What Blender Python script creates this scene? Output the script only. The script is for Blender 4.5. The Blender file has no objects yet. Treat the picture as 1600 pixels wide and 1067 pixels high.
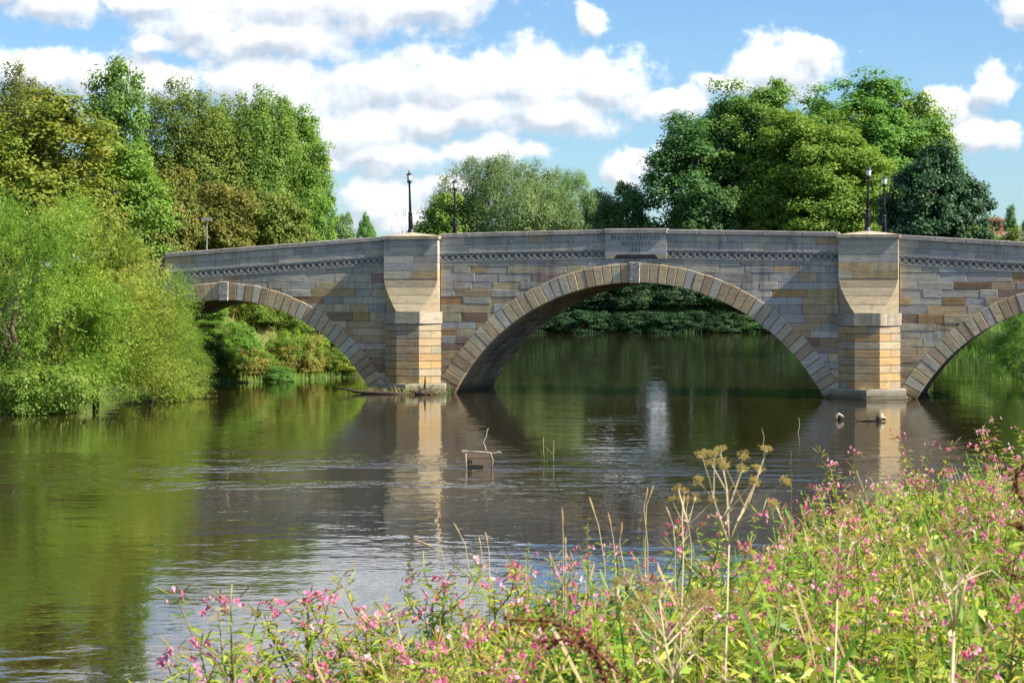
import bpy, math, random
import numpy as np
from mathutils import Vector, Matrix

# ------------------------------------------------------------------ camera, sky, sun, exposure
SC = bpy.context.scene
COL = SC.collection
F, HZ, CAMZ = 3400.0, 444.0, 5.7            # focal length in photo pixels, horizon row, eye height over the water
cam_d = bpy.data.cameras.new('camera'); cam = bpy.data.objects.new('camera', cam_d); COL.objects.link(cam)
cam.location = (0, 0, CAMZ); cam.rotation_euler = (math.radians(90), 0, 0)
cam_d.sensor_width = 36; cam_d.sensor_fit = 'HORIZONTAL'; cam_d.lens = 36 * F / 1600
cam_d.shift_y = -(533.5 - HZ) / 1600; cam_d.clip_start = 0.3; cam_d.clip_end = 9000
cam_d.dof.use_dof = True; cam_d.dof.focus_distance = 105; cam_d.dof.aperture_fstop = 13
SC.camera = cam

BE = Vector((0.968, -0.2506, 0)).normalized()      # along the bridge face, to the right
BN = Vector((0.2506, 0.968, 0)).normalized()       # through the bridge, away from the camera
SUN_EL = math.radians(43)
az = BE * math.cos(math.radians(5)) - BN * math.sin(math.radians(5))     # grazes the bridge face
SUN = Vector((az.x * math.cos(SUN_EL), az.y * math.cos(SUN_EL), math.sin(SUN_EL)))
sl = bpy.data.lights.new('sun', 'SUN'); sl.energy = 5.0; sl.angle = math.radians(0.53); sl.color = (1, 0.9, 0.74)
so = bpy.data.objects.new('sun', sl); COL.objects.link(so); so.rotation_euler = SUN.to_track_quat('Z', 'Y').to_euler()
so.location = (60, -20, 60)

SC.view_settings.view_transform = 'Standard'; SC.view_settings.look = 'None'
SC.view_settings.gamma = 1; SC.view_settings.exposure = 1.08
SC.view_settings.use_curve_mapping = False
SC.cycles.use_denoising = True
SC.cycles.max_bounces = 7; SC.cycles.diffuse_bounces = 4; SC.cycles.glossy_bounces = 3; SC.cycles.transmission_bounces = 4
SC.cycles.caustics_reflective = False; SC.cycles.caustics_refractive = False

CLOUDS = [  # px, py, rx, ry in photo pixels, strength
    (480, 8, 290, 62), (330, 30, 130, 50), (430, 62, 160, 44), (680, 0, 140, 45), (240, 0, 80, 25), (250, 66, 60, 18),
    (95, 12, 80, 36), (30, -8, 70, 30),
    (600, 130, 110, 62), (720, 130, 130, 64), (840, 130, 100, 62), (950, 128, 85, 48), (700, 180, 180, 40), (860, 175, 130, 36),
    (390, 130, 80, 50), (450, 165, 110, 60), (560, 205, 130, 62), (610, 240, 90, 40), (520, 262, 70, 25),
    (590, 322, 85, 38), (690, 300, 60, 30), (760, 235, 90, 22), (640, 345, 90, 30),
    (60, 120, 100, 34), (190, 122, 120, 42), (270, 125, 60, 34),
    (1220, 108, 100, 46), (1140, 135, 70, 24), (1060, 165, 80, 26), (1270, 90, 40, 26),
    (965, 268, 58, 32), (1005, 250, 40, 26), (1080, 255, 90, 45),
    (1470, 168, 70, 32), (1535, 210, 50, 28), (1550, 140, 42, 30), (1590, 30, 60, 40), (1390, 0, 90, 10), (925, 32, 38, 25),
    (1600, 300, 25, 22), (1480, 205, 80, 34), (520, -70, 330, 60), (700, -130, 330, 80), (300, -160, 330, 70), (520, -230, 350, 60), (1150, -110, 200, 40)]
world = bpy.data.worlds.new('World'); SC.world = world; world.use_nodes = True
world.cycles.sampling_method = 'MANUAL'; world.cycles.sample_map_resolution = 256
W = world.node_tree; W.nodes.clear()


def nd(t, typ, **kw):
    n = t.nodes.new(typ)
    for k, v in kw.items():
        setattr(n, k, v)
    return n


def mth(t, op, a, b=None, c=None, clamp=False):
    n = t.nodes.new('ShaderNodeMath'); n.operation = op; n.use_clamp = clamp
    for i, v in enumerate((a, b, c)):
        if v is None: continue
        if isinstance(v, (int, float)): n.inputs[i].default_value = v
        else: t.links.new(v, n.inputs[i])
    return n.outputs[0]


def vmth(t, op, a, b=None):
    n = t.nodes.new('ShaderNodeVectorMath'); n.operation = op
    for i, v in enumerate((a, b)):
        if v is None: continue
        if isinstance(v, (tuple, list)): n.inputs[i].default_value = v
        else: t.links.new(v, n.inputs[i])
    return n.outputs['Value' if op == 'LENGTH' else 'Vector']


def noise(t, vec, scale, detail=4, rough=0.55, dist=0.0):
    n = t.nodes.new('ShaderNodeTexNoise'); n.inputs['Scale'].default_value = scale
    n.inputs['Detail'].default_value = detail; n.inputs['Roughness'].default_value = rough
    n.inputs['Distortion'].default_value = dist
    if vec is not None: t.links.new(vec, n.inputs['Vector'])
    return n.outputs['Fac']


def ramp(t, fac, stops):
    n = t.nodes.new('ShaderNodeValToRGB'); el = n.color_ramp.elements
    while len(el) < len(stops): el.new(0.5)
    for e, (p, c) in zip(el, stops):
        e.position = p; e.color = (*c, 1) if len(c) == 3 else c
    t.links.new(fac, n.inputs['Fac'])
    return n.outputs['Color']


def mixc(t, fac, a, b, mode='MIX'):
    n = t.nodes.new('ShaderNodeMix'); n.data_type = 'RGBA'; n.blend_type = mode
    for s, v in ((0, fac), (6, a), (7, b)):
        if isinstance(v, (int, float)): n.inputs[s].default_value = v
        elif isinstance(v, (tuple, list)): n.inputs[s].default_value = (*v[:3], 1)
        else: t.links.new(v, n.inputs[s])
    return n.outputs[2]


tc = nd(W, 'ShaderNodeTexCoord').outputs['Generated']
sep = nd(W, 'ShaderNodeSeparateXYZ'); W.links.new(tc, sep.inputs[0])
x, y, z = sep.outputs
azm = mth(W, 'MULTIPLY', mth(W, 'ARCTAN2', x, y), F / 100)
elv = mth(W, 'MULTIPLY', mth(W, 'ARCSINE', z), F / 100)
cb = nd(W, 'ShaderNodeCombineXYZ'); W.links.new(azm, cb.inputs[0]); W.links.new(elv, cb.inputs[1])
P0w = cb.outputs[0]
zz = mth(W, 'ADD', mth(W, 'MAXIMUM', z, 0.0), 0.12)
cb2 = nd(W, 'ShaderNodeCombineXYZ'); W.links.new(mth(W, 'DIVIDE', x, zz), cb2.inputs[0]); W.links.new(mth(W, 'DIVIDE', y, zz), cb2.inputs[1])
generic = mth(W, 'MULTIPLY', mth(W, 'SUBTRACT', noise(W, cb2.outputs[0], 0.9, 3, 0.5), 0.5), 3.0)
outm = mth(W, 'MAXIMUM', mth(W, 'SMOOTHSTEP' if False else 'SUBTRACT', mth(W, 'ABSOLUTE', azm), 8.6), mth(W, 'SUBTRACT', elv, 7.6))
outm = mth(W, 'MULTIPLY', outm, 0.8, clamp=True)


def blobs(pw):
    best = None
    for (cx, cy, rx, ry) in CLOUDS:
        q = vmth(W, 'MULTIPLY', vmth(W, 'SUBTRACT', pw, ((cx - 800) / 100, (HZ - cy) / 100, 0)), (87 / rx, 84 / ry, 0))
        d = mth(W, 'SUBTRACT', 1.0, vmth(W, 'LENGTH', q))
        best = d if best is None else mth(W, 'MAXIMUM', best, d)
    mx = nd(W, 'ShaderNodeMix'); mx.data_type = 'FLOAT'
    W.links.new(outm, mx.inputs[0]); W.links.new(best, mx.inputs[2]); W.links.new(generic, mx.inputs[3])
    return mx.outputs[0]


def billow(off, det):
    return mth(W, 'MULTIPLY', mth(W, 'SUBTRACT', noise(W, vmth(W, 'ADD', P0w, off), 2.0, det, 0.6), 0.5), 1.8)


warp = nd(W, 'ShaderNodeTexNoise'); warp.inputs['Scale'].default_value = 0.9; warp.inputs['Detail'].default_value = 3
W.links.new(P0w, warp.inputs['Vector'])
pwarp = vmth(W, 'ADD', P0w, vmth(W, 'MULTIPLY', vmth(W, 'SUBTRACT', warp.outputs['Color'], (0.5, 0.5, 0.5)), (1.3, 0.75, 0)))
b0_ = blobs(pwarp); b1_ = blobs(vmth(W, 'ADD', pwarp, (0.12, 0.22, 0)))
d0 = mth(W, 'ADD', mth(W, 'MULTIPLY', b0_, 1.15), billow((0, 0, 0), 8))
mask = ramp(W, d0, [(0.0, (0.02, 0.02, 0.02)), (0.14, (0.22, 0.22, 0.22)), (0.4, (0.82, 0.82, 0.82)), (0.75, (1, 1, 1))])
lit = mth(W, 'ADD', mth(W, 'ADD', 0.42, mth(W, 'MULTIPLY', mth(W, 'SUBTRACT', b0_, b1_), 0.7)), mth(W, 'MULTIPLY', mth(W, 'SUBTRACT', billow((0, 0, 0), 3), billow((0.16, 0.24, 0), 3)), 0.36), clamp=True)
ccol = ramp(W, lit, [(0.1, (2.0, 2.2, 2.5)), (0.4, (2.95, 3.1, 3.3)), (0.8, (4.7, 4.7, 4.65))])
sky = nd(W, 'ShaderNodeTexSky', sky_type='NISHITA'); sky.sun_disc = False
sky.sun_elevation = SUN_EL; sky.sun_rotation = math.atan2(SUN.x, SUN.y); sky.air_density = 1.0; sky.dust_density = 0.3; sky.ozone_density = 2.0
skyc = mixc(W, 1.0, sky.outputs[0], (0.285, 0.385, 0.50), 'MULTIPLY')
bg = nd(W, 'ShaderNodeBackground'); bg.inputs['Strength'].default_value = 0.15
W.links.new(mixc(W, mask, skyc, ccol), bg.inputs['Color'])
wo = nd(W, 'ShaderNodeOutputWorld'); W.links.new(bg.outputs[0], wo.inputs[0])

# ------------------------------------------------------------------ helpers
rnd = random.Random(7)
MATS = {}


def pix(px, py, Y):
    """a photo pixel at depth Y (metres in front of the camera)"""
    return Vector(((px - 800) / F * Y, Y, CAMZ - (py - HZ) / F * Y))


def onwater(px, py):
    return pix(px, py, CAMZ * F / (py - HZ))


def new_mat(name):
    m = bpy.data.materials.new(name); m.use_nodes = True; MATS[name] = m
    t = m.node_tree; b = t.nodes['Principled BSDF']
    return m, t, b


def plain(name, c, rough=0.6, metal=0.0, var=0.25, scale=6.0, bump=0.0, spec=0.3):
    m, t, b = new_mat(name)
    co = nd(t, 'ShaderNodeNewGeometry').outputs['Position']
    n = noise(t, co, scale, 5)
    lo = tuple(v * (1 - var) for v in c); hi = tuple(min(1, v * (1 + var)) for v in c)
    t.links.new(ramp(t, n, [(0.3, lo), (0.7, hi)]), b.inputs['Base Color'])
    b.inputs['Roughness'].default_value = rough; b.inputs['Metallic'].default_value = metal
    b.inputs['Specular IOR Level'].default_value = spec
    if bump:
        bp = nd(t, 'ShaderNodeBump'); bp.inputs['Strength'].default_value = 0.6; bp.inputs['Distance'].default_value = bump
        t.links.new(n, bp.inputs['Height']); t.links.new(bp.outputs[0], b.inputs['Normal'])
    return m


def leafmat(name, stops, trans=0.42, rough=0.55, spec=0.25):
    m, t, b = new_mat(name)
    a = nd(t, 'ShaderNodeAttribute', attribute_name='tint')
    oi = nd(t, 'ShaderNodeObjectInfo')
    c = ramp(t, a.outputs['Fac'], stops)
    hs = nd(t, 'ShaderNodeHueSaturation')
    t.links.new(mth(t, 'ADD', 0.485, mth(t, 'MULTIPLY', oi.outputs['Random'], 0.03)), hs.inputs['Hue'])
    t.links.new(mth(t, 'ADD', 0.9, mth(t, 'MULTIPLY', oi.outputs['Random'], 0.2)), hs.inputs['Value'])
    t.links.new(c, hs.inputs['Color'])
    t.links.new(hs.outputs[0], b.inputs['Base Color']); b.inputs['Roughness'].default_value = rough
    b.inputs['Specular IOR Level'].default_value = spec
    tr = nd(t, 'ShaderNodeBsdfTranslucent'); t.links.new(mixc(t, 1.0, hs.outputs[0], (1.15, 1.1, 0.6), 'MULTIPLY'), tr.inputs['Color'])
    mx = nd(t, 'ShaderNodeMixShader'); mx.inputs[0].default_value = trans
    t.links.new(b.outputs[0], mx.inputs[1]); t.links.new(tr.outputs[0], mx.inputs[2])
    t.links.new(mx.outputs[0], t.nodes['Material Output'].inputs[0])
    return m


def tag(o, label=None, cat=None, group=None, kind=None):
    if label: o['label'] = label
    if cat: o['category'] = cat
    if group: o['group'] = group
    if kind: o['kind'] = kind
    return o


def link(name, me, mat=None, parent=None, color=None):
    if mat is not None and not me.materials: me.materials.append(MATS[mat] if isinstance(mat, str) else mat)
    o = bpy.data.objects.new(name, me); COL.objects.link(o)
    if parent: o.parent = parent
    if color: o.color = (*color, 1)
    return o


def empty(name, loc=(0, 0, 0), rz=0.0, parent=None):
    o = bpy.data.objects.new(name, None); COL.objects.link(o); o.location = loc; o.rotation_euler = (0, 0, rz)
    o.empty_display_size = 0.2
    if parent: o.parent = parent
    return o


class MB:
    def __init__(s): s.v = []; s.f = []; s.t = []

    def add(s, v, f, tint=0.5):
        k = len(s.v); s.v += [tuple(p) for p in v]; s.f += [[i + k for i in q] for q in f]; s.t += [tint] * len(f); return s

    def box(s, a, b, tint=0.5):
        x0, y0, z0 = a; x1, y1, z1 = b
        return s.add([(x0, y0, z0), (x1, y0, z0), (x1, y1, z0), (x0, y1, z0), (x0, y0, z1), (x1, y0, z1), (x1, y1, z1), (x0, y1, z1)],
                     [(3, 2, 1, 0), (4, 5, 6, 7), (0, 1, 5, 4), (1, 2, 6, 5), (2, 3, 7, 6), (3, 0, 4, 7)], tint)

    def tube(s, pts, rad, n=6, tint=0.5, cap=True):
        pts = [Vector(p) for p in pts]; m = len(pts); v = []; f = []
        if isinstance(rad, (int, float)): rad = [rad] * m
        for i, p in enumerate(pts):
            d = (pts[min(i + 1, m - 1)] - pts[max(i - 1, 0)]).normalized()
            a = d.orthogonal().normalized() if i == 0 else (a - d * a.dot(d)).normalized()
            b = d.cross(a)
            for k in range(n):
                th = 2 * math.pi * k / n
                v.append(p + (a * math.cos(th) + b * math.sin(th)) * rad[i])
        for i in range(m - 1):
            for k in range(n):
                f.append((i * n + k, i * n + (k + 1) % n, (i + 1) * n + (k + 1) % n, (i + 1) * n + k))
        if cap: f.append(tuple(range(n))[::-1]); f.append(tuple((m - 1) * n + k for k in range(n)))
        return s.add(v, f, tint)

    def lathe(s, prof, n=14, c=(0, 0, 0), tint=0.5):
        v = []; f = []
        for (r, h) in prof:
            for k in range(n):
                th = 2 * math.pi * k / n; v.append((c[0] + r * math.cos(th), c[1] + r * math.sin(th), c[2] + h))
        for i in range(len(prof) - 1):
            for k in range(n):
                f.append((i * n + k, i * n + (k + 1) % n, (i + 1) * n + (k + 1) % n, (i + 1) * n + k))
        f.append(tuple(range(n))[::-1]); f.append(tuple((len(prof) - 1) * n + k for k in range(n)))
        return s.add(v, f, tint)

    def mesh(s, name='mesh', smooth=False):
        me = bpy.data.meshes.new(name); me.from_pydata(s.v, [], s.f)
        at = me.attributes.new('tint', 'FLOAT', 'FACE'); at.data.foreach_set('value', s.t)
        if smooth: me.polygons.foreach_set('use_smooth', [True] * len(me.polygons))
        me.update(); return me

    def build(s, name, mat, parent=None, smooth=False, color=None):
        return link(name, s.mesh(name, smooth), mat, parent, color)


def quads_mesh(name, V, tint):
    """V: (n,4,3) array of leaf quads"""
    n = len(V); me = bpy.data.meshes.new(name)
    me.vertices.add(n * 4); me.vertices.foreach_set('co', np.ascontiguousarray(V, dtype=np.float32).ravel())
    me.loops.add(n * 4); me.loops.foreach_set('vertex_index', np.arange(n * 4, dtype=np.int32))
    me.polygons.add(n); me.polygons.foreach_set('loop_start', np.arange(0, n * 4, 4, dtype=np.int32))
    at = me.attributes.new('tint', 'FLOAT', 'FACE'); at.data.foreach_set('value', np.clip(tint, 0, 1).astype(np.float32))
    me.update(calc_edges=True); return me


def unit(a): return a / (np.linalg.norm(a, axis=-1, keepdims=True) + 1e-9)


def leaf_quads(rng, pos, nrm, length, width, along=None):
    n = len(pos)
    if along is None: along = rng.normal(size=(n, 3)); along[:, 2] -= 0.5
    along = unit(along - nrm * np.sum(along * nrm, 1, keepdims=True)); side = np.cross(nrm, along)
    L = (length * rng.uniform(0.65, 1.25, n))[:, None]; Wd = (width * rng.uniform(0.7, 1.2, n))[:, None]
    return np.stack([pos, pos + along * L * 0.45 + side * Wd * 0.5, pos + along * L - nrm * L * 0.12, pos + along * L * 0.45 - side * Wd * 0.5], 1)


def copy_tree(o, parent=None):
    c = o.copy(); COL.objects.link(c); c.parent = parent
    for ch in o.children: copy_tree(ch, c)
    return c


# ------------------------------------------------------------------ materials
def stone_mat(name, vermic=False, stain=1.0, fixed=None):
    m, t, b = new_mat(name)
    geo = nd(t, 'ShaderNodeNewGeometry').outputs['Position']
    oi = nd(t, 'ShaderNodeObjectInfo')
    base = oi.outputs['Color'] if fixed is None else None
    off = vmth(t, 'ADD', geo, None) if False else geo
    shift = nd(t, 'ShaderNodeCombineXYZ'); t.links.new(mth(t, 'MULTIPLY', oi.outputs['Random'], 40.0), shift.inputs[2])
    co = vmth(t, 'ADD', geo, shift.outputs[0])
    bed = noise(t, vmth(t, 'MULTIPLY', co, (1.2, 1.2, 5.0)), 1.6, 6, 0.6, 0.6)      # bedding and tone inside one stone
    v1 = ramp(t, bed, [(0.25, (0.74, 0.7, 0.66)), (0.5, (1.05, 1.04, 1.02)), (0.78, (1.25, 1.2, 1.1))])
    c = mixc(t, 1.0, base, v1, 'MULTIPLY') if fixed is None else mixc(t, 1.0, fixed, v1, 'MULTIPLY')
    fine = noise(t, geo, 22.0, 5, 0.7)
    c = mixc(t, 1.0, c, ramp(t, fine, [(0.3, (0.8, 0.8, 0.8)), (0.7, (1.13, 1.13, 1.13))]), 'MULTIPLY')
    st = noise(t, vmth(t, 'MULTIPLY', geo, (1.0, 1.0, 0.35)), 0.9, 6, 0.65)         # soot and rain streaks over many stones
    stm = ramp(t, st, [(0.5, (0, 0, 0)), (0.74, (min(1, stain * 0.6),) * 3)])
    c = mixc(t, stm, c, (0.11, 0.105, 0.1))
    sepz = nd(t, 'ShaderNodeSeparateXYZ'); t.links.new(geo, sepz.inputs[0])
    run = noise(t, vmth(t, 'MULTIPLY', geo, (3.2, 3.2, 0.22)), 1.0, 5, 0.6)           # rain runs
    rm = ramp(t, mth(t, 'MULTIPLY', run, noise(t, geo, 0.35, 3)), [(0.27, (0, 0, 0)), (0.4, (min(1, stain * 0.55),) * 3)])
    c = mixc(t, rm, c, (0.13, 0.12, 0.105))
    lich = ramp(t, noise(t, geo, 3.2, 6, 0.7), [(0.6, (0, 0, 0)), (0.72, (0.45, 0.45, 0.45))])
    c = mixc(t, lich, c, (0.5, 0.47, 0.38))
    wet = mth(t, 'SUBTRACT', 0.4, sepz.outputs[2]); wet = mth(t, 'MULTIPLY', mth(t, 'ADD', wet, mth(t, 'MULTIPLY', fine, 0.3)), 1.8, clamp=True)
    c = mixc(t, mth(t, 'MULTIPLY', wet, 0.85), c, (0.055, 0.06, 0.025))
    if vermic:
        vo = nd(t, 'ShaderNodeTexVoronoi', feature='DISTANCE_TO_EDGE'); vo.inputs['Scale'].default_value = 11
        t.links.new(vmth(t, 'ADD', vmth(t, 'MULTIPLY', geo, (1, 1, 1.3)), None) if False else vmth(t, 'MULTIPLY', geo, (1, 1, 1.5)), vo.inputs['Vector'])
        wm = ramp(t, vo.outputs['Distance'], [(0.05, (0, 0, 0)), (0.2, (1, 1, 1))])
        c = mixc(t, 1.0, c, ramp(t, vo.outputs['Distance'], [(0.1, (1.25, 1.25, 1.25)), (0.2, (0.1, 0.1, 0.1))]), 'MULTIPLY')
    t.links.new(c, b.inputs['Base Color']); b.inputs['Roughness'].default_value = 0.9; b.inputs['Specular IOR Level'].default_value = 0.15
    bp = nd(t, 'ShaderNodeBump'); bp.inputs['Strength'].default_value = 0.7; bp.inputs['Distance'].default_value = 0.02
    t.links.new(mth(t, 'ADD', bed, mth(t, 'MULTIPLY', fine, 0.4)), bp.inputs['Height']); t.links.new(bp.outputs[0], b.inputs['Normal'])
    return m


stone_mat('stone'); stone_mat('keystone', vermic=True, stain=0.3); stone_mat('clean_stone', stain=0.25)
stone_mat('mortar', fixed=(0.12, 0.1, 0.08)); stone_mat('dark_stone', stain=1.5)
plain('road', (0.06, 0.06, 0.06), 0.9)
plain('letter', (0.11, 0.11, 0.12), 0.9)
plain('iron', (0.02, 0.02, 0.03), 0.45, 0.2, spec=0.5); plain('lamp_glass', (0.8, 0.8, 0.78), 0.3, var=0.05)
plain('grey_metal', (0.3, 0.31, 0.32), 0.5, 0.4); plain('pylon_steel', (0.3, 0.33, 0.36), 0.6, 0.3)
plain('bark', (0.11, 0.085, 0.06), 0.9, bump=0.03, scale=9); plain('pale_bark', (0.3, 0.28, 0.24), 0.85, bump=0.02, scale=7)
plain('driftwood', (0.06, 0.045, 0.035), 0.8, bump=0.02, scale=12); plain('pale_wood', (0.4, 0.34, 0.26), 0.8)
plain('brick', (0.32, 0.1, 0.06), 0.85); plain('slate', (0.16, 0.15, 0.16), 0.7); plain('clay', (0.42, 0.26, 0.16), 0.8)
plain('rust_wire', (0.3, 0.22, 0.15), 0.7, 0.2); plain('white_plastic', (0.7, 0.7, 0.68), 0.5, var=0.1); plain('black_rubber', (0.02, 0.02, 0.02), 0.6)
plain('dry_stem', (0.52, 0.43, 0.27), 0.8); plain('balsam_stem', (0.22, 0.17, 0.05), 0.5, var=0.5); plain('window_glass', (0.03, 0.04, 0.05), 0.1, spec=0.6)
leafmat('poplar', [(0, (0.1, 0.23, 0.05)), (0.6, (0.19, 0.35, 0.075)), (1, (0.32, 0.46, 0.13))])
leafmat('poplar_dark', [(0, (0.055, 0.15, 0.05)), (0.6, (0.105, 0.235, 0.07)), (1, (0.22, 0.34, 0.14))])
leafmat('bright', [(0, (0.12, 0.24, 0.035)), (0.6, (0.22, 0.37, 0.065)), (1, (0.36, 0.48, 0.11))])
leafmat('birch', [(0, (0.11, 0.2, 0.04)), (0.6, (0.21, 0.31, 0.065)), (1, (0.36, 0.37, 0.1))])
leafmat('aspen', [(0, (0.13, 0.22, 0.03)), (0.6, (0.28, 0.36, 0.06)), (1, (0.5, 0.46, 0.1))])
leafmat('autumn', [(0, (0.12, 0.17, 0.035)), (0.6, (0.23, 0.25, 0.055)), (1, (0.34, 0.25, 0.07))])
leafmat('willow', [(0, (0.11, 0.22, 0.03)), (0.55, (0.28, 0.42, 0.065)), (1, (0.52, 0.58, 0.15))], 0.45)
leafmat('grey_willow', [(0, (0.110, 0.198, 0.077)), (0.6, (0.209, 0.308, 0.127)), (1, (0.363, 0.440, 0.220))])
leafmat('maple', [(0, (0.021, 0.062, 0.025)), (0.6, (0.038, 0.097, 0.035)), (1, (0.123, 0.175, 0.087))], 0.15)  # on the far bank this dark tone also carries shade in the colour
leafmat('shrub', [(0, (0.112, 0.224, 0.034)), (0.6, (0.224, 0.358, 0.067)), (1, (0.448, 0.470, 0.134))])
leafmat('dry_grass', [(0, (0.2, 0.24, 0.05)), (0.5, (0.36, 0.36, 0.09)), (1, (0.48, 0.4, 0.16))])
leafmat('grass', [(0, (0.065, 0.169, 0.019)), (0.6, (0.143, 0.299, 0.039)), (1, (0.312, 0.364, 0.078))], 0.35)
leafmat('balsam_leaf', [(0, (0.07, 0.2, 0.025)), (0.4, (0.29, 0.41, 0.05)), (0.75, (0.5, 0.54, 0.08)), (1, (0.6, 0.52, 0.12))], 0.4, 0.4, 0.4)
leafmat('balsam_flower', [(0, (0.55, 0.07, 0.26)), (0.4, (0.78, 0.26, 0.5)), (0.8, (0.85, 0.48, 0.64)), (1, (0.86, 0.68, 0.76))], 0.4)
leafmat('seed', [(0, (0.34, 0.18, 0.06)), (0.4, (0.38, 0.34, 0.08)), (1, (0.4, 0.46, 0.12))], 0.3)
leafmat('dock', [(0, (0.06, 0.018, 0.01)), (0.6, (0.14, 0.04, 0.018)), (1, (0.22, 0.08, 0.03))], 0.15)
leafmat('dry_umbel', [(0, (0.36, 0.27, 0.14)), (0.6, (0.52, 0.41, 0.24)), (1, (0.62, 0.53, 0.34))], 0.4)

# ground
m, t, b = new_mat('ground_mat')
geo = nd(t, 'ShaderNodeNewGeometry').outputs['Position']
c = ramp(t, noise(t, geo, 0.5, 8, 0.65), [(0.3, (0.05, 0.085, 0.018)), (0.5, (0.1, 0.14, 0.03)), (0.7, (0.17, 0.16, 0.06))])
sz = nd(t, 'ShaderNodeSeparateXYZ'); t.links.new(geo, sz.inputs[0])
c = mixc(t, mth(t, 'SUBTRACT', 1.0, mth(t, 'MULTIPLY', sz.outputs[2], 1.6), clamp=True), c, (0.07, 0.05, 0.03))
t.links.new(c, b.inputs['Base Color']); b.inputs['Roughness'].default_value = 0.95
bp = nd(t, 'ShaderNodeBump'); bp.inputs['Distance'].default_value = 0.15; t.links.new(noise(t, geo, 4, 6), bp.inputs['Height']); t.links.new(bp.outputs[0], b.inputs['Normal'])
# water
m, t, b = new_mat('water_mat')
geo = nd(t, 'ShaderNodeNewGeometry').outputs['Position']
b.inputs['Base Color'].default_value = (0.026, 0.019, 0.007, 1); b.inputs['Roughness'].default_value = 0.02; b.inputs['IOR'].default_value = 1.36
g2 = vmth(t, 'MULTIPLY', geo, (0.75, 1.0, 1.0))
swell = noise(t, g2, 1.1, 2, 0.45, 0.4)
rip = noise(t, g2, 4.5, 2, 0.5, 0.3)
patch = ramp(t, noise(t, vmth(t, 'MULTIPLY', geo, (0.035, 0.085, 1)), 1.0, 3, 0.55), [(0.46, (0.1, 0.1, 0.1)), (0.6, (1, 1, 1))])
wsp = nd(t, 'ShaderNodeSeparateXYZ'); t.links.new(geo, wsp.inputs[0])
bd = mth(t, 'DIVIDE', mth(t, 'SUBTRACT', wsp.outputs[1], mth(t, 'ADD', 60.0, mth(t, 'MULTIPLY', noise(t, geo, 0.07, 2), 14.0))), 7.0)      # shallow riffle across the river
riff = mth(t, 'POWER', 2.718, mth(t, 'MULTIPLY', mth(t, 'MULTIPLY', bd, bd), -1.0))
chop = noise(t, vmth(t, 'MULTIPLY', geo, (1.5, 0.75, 1.0)), 1.5, 3, 0.6, 0.5)
patch = mth(t, 'ADD', patch, mth(t, 'MULTIPLY', riff, 0.8))
hgt = mth(t, 'ADD', swell, mth(t, 'MULTIPLY', mth(t, 'MULTIPLY', rip, patch), 0.45))
gust = ramp(t, noise(t, vmth(t, 'MULTIPLY', geo, (0.12, 0.3, 1.0)), 1.0, 4, 0.6), [(0.45, (0, 0, 0)), (0.62, (1, 1, 1))])
hgt = mth(t, 'ADD', hgt, mth(t, 'MULTIPLY', chop, mth(t, 'ADD', mth(t, 'MULTIPLY', mth(t, 'MULTIPLY', riff, gust), 7.0), 0.35)))
hgt = mth(t, 'ADD', hgt, mth(t, 'MULTIPLY', noise(t, vmth(t, 'MULTIPLY', geo, (0.6, 1.0, 1.0)), 0.5, 2, 0.5), 1.3))
hgt = mth(t, 'ADD', hgt, mth(t, 'MULTIPLY', rip, 0.05))
bp = nd(t, 'ShaderNodeBump'); bp.inputs['Strength'].default_value = 1.0; bp.inputs['Distance'].default_value = 0.0095
t.links.new(hgt, bp.inputs['Height']); t.links.new(bp.outputs[0], b.inputs['Normal']); t.links.new(bp.outputs[0], b.inputs['Coat Normal'])
b.inputs['Coat Weight'].default_value = 0.25; b.inputs['Coat IOR'].default_value = 1.33; b.inputs['Coat Roughness'].default_value = 0.02

# ------------------------------------------------------------------ ground and river
RIVER = [(-6, -60), (-4.5, -20), (-3.7, 3), (-3.2, 8), (-2.6, 10.3), (-1.1, 13), (0.3, 15.3), (1.4, 19), (3.4, 22.5), (5.9, 27.5), (13, 40), (24, 60), (34, 85), (38, 104), (31, 121), (29.5, 126), (31, 140),
         (30.5, 158), (31.5, 176), (34, 200), (42, 240), (46, 258), (40, 258), (20, 254), (6, 256), (-9, 252), (-7, 200), (-5.5, 152), (-9, 135), (-16, 125), (-22, 114),
         (-25, 105), (-24, 99), (-31, 85), (-50, 50), (-62, 0), (-66, -60)]


def river_sdf(X, Y):
    """> 0 on land"""
    P = np.array(RIVER, float); d2 = np.full(X.shape, 1e18); ins = np.zeros(X.shape, bool)
    for i in range(len(P)):
        a, b_ = P[i], P[(i + 1) % len(P)]; e = b_ - a
        tt = np.clip(((X - a[0]) * e[0] + (Y - a[1]) * e[1]) / (e @ e), 0, 1)
        d2 = np.minimum(d2, (X - a[0] - tt * e[0]) ** 2 + (Y - a[1] - tt * e[1]) ** 2)
        if abs(e[1]) > 1e-9:
            cr = ((a[1] > Y) != (b_[1] > Y)) & (X < e[0] * (Y - a[1]) / e[1] + a[0]); ins ^= cr
    return np.where(ins, -1, 1) * np.sqrt(d2)


def sstep(x): x = np.clip(x, 0, 1); return x * x * (3 - 2 * x)


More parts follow.
